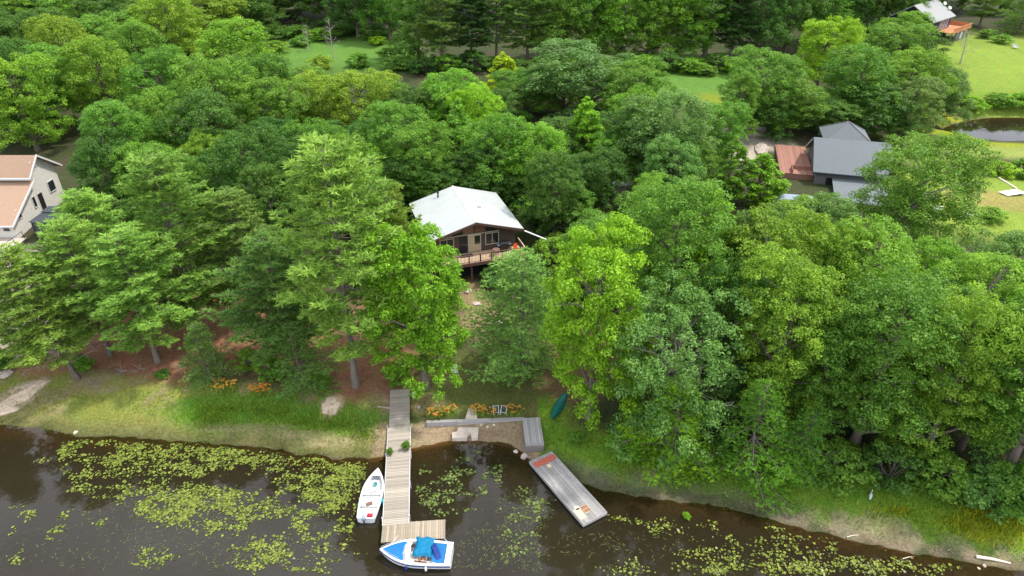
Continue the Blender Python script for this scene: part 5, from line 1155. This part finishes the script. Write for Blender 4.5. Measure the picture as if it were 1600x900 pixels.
e = empty('patio_table', mc @ Vector((2.0, -.5, FZ)), R(18), 'small brown table on the cottage deck', 'table'); MB().lathe([(.4, .68), (.42, .7), (.42, .73), (.0, .731)], n=14).build('top', 'brown_seat', e)
for k in range(4): MB().bar((.28 * math.cos(k * 1.57), .28 * math.sin(k * 1.57), 0), (.2 * math.cos(k * 1.57), .2 * math.sin(k * 1.57), .68), .02).build('leg', 'black', e)

# ------------------------------------------------------------------ left white house (gable end on plane x=-59)
XH = -58.9; gh = float(gz(XH, 77)); zz = lambda v_: v_ - gh
lh = empty('white_house', (XH, 72.7, gh), 0, 'cream sided house with tan shingle roofs at the left edge', 'house')
prof = [(0, -.6), (0, zz(5.25)), (5.5, zz(8.25)), (5.5, zz(9.15)), (7.4, zz(10.7)), (10.6, zz(8.45)), (10.6, -.6)]
MB().prism_x(prof, -14, 0).build('wall', 'siding_white', lh)
for k in range(27):
    y_ = .2 + k * .39; zt = np.interp(y_, [0, 5.5, 5.51, 7.4, 10.6], [5.15, 8.1, 9.0, 10.5, 8.3]); BX('siding_batten', 'siding_white', lh, .001, .028, y_ - .025, y_ + .025, -.5, zz(zt))
def slab(name, m_, y0, z0, y1, z1, x0, x1, th=.16, par=None):
    return MB().prism_x([(y0, z0), (y1, z1), (y1, z1 + th), (y0, z0 + th)], x0, x1).build(name, m_, par or lh)
r1 = slab('lower_roof', 'shingle_brown', -.55, zz(4.98), 5.52, zz(8.28), -14.4, .5); r2 = slab('upper_roof', 'shingle_brown', 4.95, zz(8.72), 7.4, zz(10.72), -14.4, .5); r3 = slab('rear_roof', 'shingle_brown', 7.41, zz(10.72), 11.3, zz(8.0), -14.4, .5)
for y0, z0, y1, z1 in ((-.58, 4.93, 5.52, 8.23), (4.92, 8.67, 7.4, 10.70), (7.4, 10.70, 11.33, 7.95)): MB().prism_x([(y0, zz(z0)), (y1, zz(z1)), (y1, zz(z1) + .26), (y0, zz(z0) + .26)], .503, .60).build('rake_board', 'white_trim', lh)
BX('gutter', 'white_trim', lh, -14.4, .58, -.70, -.56, zz(4.92), zz(5.12)); BX('gutter', 'white_trim', lh, -14.4, .58, 4.80, 4.935, zz(8.62), zz(8.86))
BX('clerestory_window', 'glass_dark', lh, -2.5, -1.4, 5.47, 5.49, zz(8.5), zz(8.9))
for (y0, y1, z0, z1) in ((1.3, 2.0, 2.0, 3.0), (4.6, 5.1, 2.0, 3.2), (8.2, 9.4, 2.5, 3.7), (6.4, 6.9, 6.2, 7.0)): window(lh, 0, y0, y1, z0 - .3, z1 - .2, .03, 'x+', frame='white_trim')
dd = BX('side_door', 'black', lh, .002, .05, 5.7, 6.6, .75, 2.9, label='dark side door'); BX('door_frame', 'white_trim', dd, .03, .06, 5.6, 5.69, .75, 2.95)
for x0 in (-2.6, -1.2): window(lh, 0, x0, x0 + .75, .75, 1.75, 0, 'y-', frame='white_trim')
MB().lathe([(.28, 0), (.30, .05), (.05, .12)], (0, 0, 0), 12).build('gable_vent', 'metal_grey', lh).matrix_basis = Matrix.Translation((.035, 7.2, zz(9.7))) @ Matrix.Rotation(R(90), 4, 'Y')
# deck and steps
ldk = empty('house_deck', (XH, 72.7, gh), 0, 'pale board deck in front of the cream house', 'deck')
for k in range(24): BX('deck_board', 'deck_pale', ldk, -12, 1.2, -3.9 + k * .16, -3.755 + k * .16, -.14, -.10)
BX('deck_frame', 'grey_wood_dark', ldk, -11.9, 1.1, -3.85, -.1, -1.2, -.145)
for k in range(5): BX('step', 'deck_pale', ldk, -6, -.2, -4.3 - k * .42, -3.93 - k * .42, -.32 - k * .2, -.26 - k * .2); BX('riser', 'grey_wood_dark', ldk, -5.9, -.3, -4.28 - k * .42, -4.22 - k * .42, -1.6 - k * .05, -.321 - k * .2)
f = MB(); f.bar((1.1, -3.8, .85), (1.1, -.3, .85), .03); f.bar((-.1, -3.8, .85), (1.1, -3.8, .85), .03)
for q in ((1.1, -3.8), (1.1, -2.05), (1.1, -.35), (-.1, -3.8)): f.bar((q[0], q[1], -.3), (q[0], q[1], .85), .035)
f.build('handrail', 'black', ldk)
# gazebo
gg = float(gz(-54.8, 74.2)); gzb = empty('gazebo', (-54.7, 74.3, gg), 0, 'dark gazebo with two-tier hip roof beside the cream house', 'gazebo')
def hip(z0, z1, a_, b_, th=.05): return MB().raw([(-a_, -a_, z0), (a_, -a_, z0), (a_, a_, z0), (-a_, a_, z0), (-b_, -b_, z1), (b_, -b_, z1), (b_, b_, z1), (-b_, b_, z1)], [(0, 1, 5, 4), (1, 2, 6, 5), (2, 3, 7, 6), (3, 0, 4, 7), (4, 5, 6, 7), (3, 2, 1, 0)])
hip(2.25, 3.0, 1.95, .75).build('roof', 'gazebo_roof', gzb); hip(3.08, 3.45, .85, .05).build('top_roof', 'gazebo_roof', gzb)
for sx in (-1, 1):
    for sy in (-1, 1): BX('post', 'black', gzb, sx * 1.7 - .06, sx * 1.7 + .06, sy * 1.7 - .06, sy * 1.7 + .06, -.4, 2.249)
for s in (-1, 1): BX('curtain', 'gazebo_cloth', gzb, -1.63, 1.63, s * 1.72 - .02, s * 1.72 + .02, .1, 2.245); BX('curtain', 'gazebo_cloth', gzb, s * 1.72 - .02, s * 1.72 + .02, -1.62, 1.62, .1, 2.244)
BX('cupola_band', 'gazebo_cloth', gzb, -.6, .6, -.6, .6, 3.001, 3.079)

# ------------------------------------------------------------------ grey house with cedar deck
HX, HY = 40.6, 86.9; gg = float(gz(HX + 5, HY + 4)); zz = lambda v_: v_ - gg
h2 = empty('grey_house', (HX, HY, gg), R(-15), 'grey shingled house with hip roof and cedar deck at the right', 'house')
MB().prism_x([(.5, -1), (.5, zz(6.1)), (5.3, zz(8.85)), (10.1, zz(6.1)), (10.1, -1)], .5, 9.5).build('wall', 'wall_grey', h2)
MB().prism_x([(0, zz(5.9)), (5.3, zz(9.0)), (5.3, zz(9.18)), (0, zz(6.08))], 0, 9.9).build('front_roof', 'shingle_grey', h2); MB().prism_x([(5.31, zz(9.0)), (10.6, zz(5.9)), (10.6, zz(6.08)), (5.31, zz(9.18))], 0, 9.9).build('rear_roof', 'shingle_grey', h2)
MB().prism_x([(-.02, zz(5.84)), (5.3, zz(8.94)), (5.3, zz(9.14)), (-.02, zz(6.04))], -.06, -.003).build('rake_board', 'wall_navy', h2); MB().prism_x([(5.31, zz(8.94)), (10.62, zz(5.84)), (10.62, zz(6.04)), (5.31, zz(9.14))], -.06, -.003).build('rake_board', 'metal_grey', h2)
BX('gutter', 'wall_navy', h2, 0, 9.9, -.1, -.004, zz(5.86), zz(6.0))
BX('tower', 'wall_grey', h2, 2.2, 7.3, 7.4, 12.2, -1, zz(8.4))
MB().raw([(1.6, 6.8, zz(8.4)), (7.9, 6.8, zz(8.4)), (7.9, 12.8, zz(8.4)), (1.6, 12.8, zz(8.4)), (4.75, 9.8, zz(10.4))], [(0, 1, 4), (1, 2, 4), (2, 3, 4), (3, 0, 4), (3, 2, 1, 0)]).build('hip_roof', 'shingle_grey', h2)
for a_, b_ in (((1.6, 6.8), 0), ((7.9, 6.8), 0), ((7.9, 12.8), 0), ((1.6, 12.8), 0)): MB().bar((*a_, zz(8.43)), (4.75, 9.8, zz(10.43)), .07, n=5).build('hip_cap', 'wall_grey', h2)
window(h2, 0, 2.2, 3.2, zz(5.0), zz(6.4), .5, 'x-', frame='wall_navy'); window(h2, 0, 6.3, 7.3, zz(3.8), zz(5.4), .5, 'x-', frame='wall_navy'); window(h2, 0, 2, 3.4, zz(3.9), zz(5.2), .5, 'y-', frame='wall_navy')
# porch in front
BX('porch_wall', 'wall_navy', h2, 3.0, 9.0, -4.3, .49, -1.5, zz(4.05)); MB().prism_x([(-4.8, zz(3.95)), (.49, zz(5.2)), (.49, zz(5.33)), (-4.8, zz(4.08))], 2.6, 9.4).build('porch_roof', 'shingle_grey', h2)
window(h2, 0, 5, 6.6, zz(2.5), zz(3.6), -4.3, 'y-', frame='wall_grey')
cd = empty('cedar_deck', (HX, HY, gg), R(-15), 'reddish cedar deck along the left side of the grey house', 'deck'); zd = float(max(gz(HX - 2.5, HY + 3), gz(HX, HY + 12))) - gg + .45; print('deck', gg, zd)
for k in range(28): BX('deck_board', 'cedar', cd, -3.9 + k * .155, -3.757 + k * .155, 1.5, 13.6, zd - .05, zd) if -3.757 + k * .155 < .45 else None
BX('deck_frame', 'cedar', cd, -3.85, .44, 1.55, 13.5, -1.2, zd - .055)
BX('low_wall', 'cedar', cd, -2.4, .45, 3.4, 3.5, zd + .002, zd + .55); BX('low_wall', 'cedar', cd, -2.4, -2.3, 1.5, 3.39, zd + .002, zd + .55)
for px, py, s, lab in [(1502, 338, 1.0, 'white table-like board on the near edge of the low lawn'), (1580, 304, 1.6, 'low white platform on the right lawn')]:
    p = G(px, py); e = empty('white_platform', p, .3, lab, 'platform')
    for k in range(5): BX('slat', 'plastic_white', e, -s, s, -.7 + k * .28, -.46 + k * .28, .3, .34)
    for sx in (-1, 1): BX('support', 'metal_grey', e, sx * s * .8 - .05, sx * s * .8 + .05, -.65, .6, -.15, .3)
p = G(1560, 279); q = G(1588, 296); d_ = q - p; e = empty('white_pipe', p, 0, 'thin white pipe along the right edge of the low lawn', 'pipe'); MB().bar((0, 0, .12), (d_.x, d_.y, d_.z + .12), .12).build('pipe', 'log_pale', e)
for px, py, lab in [(1412, 335, 'white garden chair under the airy tree, left one'), (1462, 330, 'white garden chair under the airy tree, right one')]: chair(px, py, R(200), lab, 'plastic_white', 'plastic_white', .8)
p = G(1240, 330); e = empty('parked_trailer', p, R(-15), 'grey metal-roofed trailer half hidden left of the grey house', 'trailer')
BX('body', 'motor_grey', e, -2.2, 2.2, -1, 1, .5, 1.9, bev=.12); BX('window', 'glass_dark', e, -1.2, .4, -1.01, -1.002, 1.1, 1.6)
for s in (-1, 1):
    for x in (-.5, .5): MB().bar((x, s * .95, .32), (x, s * .75, .32), .33, n=14).build('wheel', 'black', e)

# ------------------------------------------------------------------ far house
gg = 5.0
for _ in range(8):
    fx, fy = P0(1487, 25, gg + 5.0); gg = float(gz(fx, fy)); zz = lambda v_: v_
fh = empty('far_house', (fx, fy, gg), R(42), 'far grey-roofed house with orange deck above the big lawn', 'house')
MB().prism_x([(0, -1), (0, 5.2), (4.5, 8.0), (9, 5.2), (9, -1)], -12.5, 0).build('wall', 'wall_navy', fh)
MB().prism_x([(-.7, 4.9), (4.5, 8.05), (4.5, 8.25), (-.7, 5.1)], -13.2, .7).build('front_roof', 'shingle_far', fh); MB().prism_x([(4.51, 8.05), (9.7, 4.9), (9.7, 5.1), (4.51, 8.25)], -13.2, .7).build('rear_roof', 'shingle_far', fh)
for k in range(6): window(fh, 0, -6.6 + k * 1.05, -5.85 + k * 1.05, 2.7, 4.6, 0, 'y-', frame='plastic_white')
BX('blue_panel', 'wall_blue', fh, -.9, -.02, -.05, -.003, 2.45, 4.75)
window(fh, 0, 2.5, 3.6, 2.9, 4.3, 0, 'x+', frame='plastic_white')
fd = empty('far_deck', (fx, fy, gg), R(42), 'orange-brown raised deck with solid railing on the far house', 'deck')
for k in range(24): BX('deck_board', 'cedar_rail', fd, -7.5, 4.2, -3.6 + k * .15, -3.465 + k * .15, 2.35, 2.4)
for k in range(27): BX('railing_board', 'cedar_rail', fd, -7.5 + k * .434, -7.09 + k * .434, -3.75, -3.70, 2.25, 3.35)
BX('top_rail', 'cedar_rail', fd, -7.6, 4.3, -3.85, -3.62, 3.352, 3.42); BX('side_railing', 'cedar_rail', fd, 4.2, 4.26, -3.6, 4.0, 2.25, 3.35)
for k in range(5): BX('post', 'wall_grey', fd, -7.3 + k * 2.8, -7.1 + k * 2.8, -3.5, -3.3, -1.2, 2.34)
BX('side_deck', 'cedar_rail', fd, .05, 4.19, .02, 4, 2.25, 2.398)
mf = Matrix.Translation((fx, fy, gg)) @ Matrix.Rotation(R(42), 4, 'Z')
def dish(loc, s, lab):
    e = empty('satellite_dish', mf @ Vector(loc), R(10), lab, 'satellite dish')
    o = MB().lathe([(.05, 0), (.5 * s, .05), (.85 * s, .2), (s, .33), (.98 * s, .36), (.5 * s, .1), (.05, .05)], n=16).build('dish', 'plastic_white', e, (0, 0, .45)); o.rotation_euler = (R(50), 0, 0)
    MB().bar((0, .0, -.25), (0, .05, .5), .05).build('mast', 'metal_grey', e)
dish((.4, 1.2, 6.1), .45, 'white satellite dish on the far roof edge, left one'); dish((.55, 2.6, 6.95), .45, 'white satellite dish on the far roof edge, right one')
e = empty('water_tank', mf @ Vector((1.5, -2.4, 0)), 0, 'white round tank under the far deck', 'tank'); MB().lathe([(.7, -.3), (.8, .1), (.8, 1.3), (.5, 1.6), (.05, 1.65)], n=16).build('body', 'plastic_white', e, smooth=True); MB().lathe([(.15, 0), (.15, .08)], (0, 0, 1.6), 10).build('lid', 'black', e)
chair(1586, 76, 0, 'pale bench-like chair far out on the big lawn', 'metal_grey', 'metal_grey', 1.0)
# weathered shed by the wood
p = Vector((14.1, 80.6, 0)); p.z = float(gz(p.x, p.y)); e = empty('weathered_shed', p, R(8), 'narrow weathered grey board shed at the edge of the wood', 'shed')
for k in range(10): BX('wall_board', 'shed_wood', e, -1.0 + k * .2, -.81 + k * .2, -.02, .03, -.3, 2.75 + random.uniform(-.05, .05))
BX('body', 'grey_wood_dark', e, -.98, .98, .035, 1.6, -.3, 2.6); MB().prism_x([(-.25, 2.85), (1.8, 2.62), (1.8, 2.7), (-.25, 2.95)], -1.15, 1.15).build('roof', 'grey_wood', e)
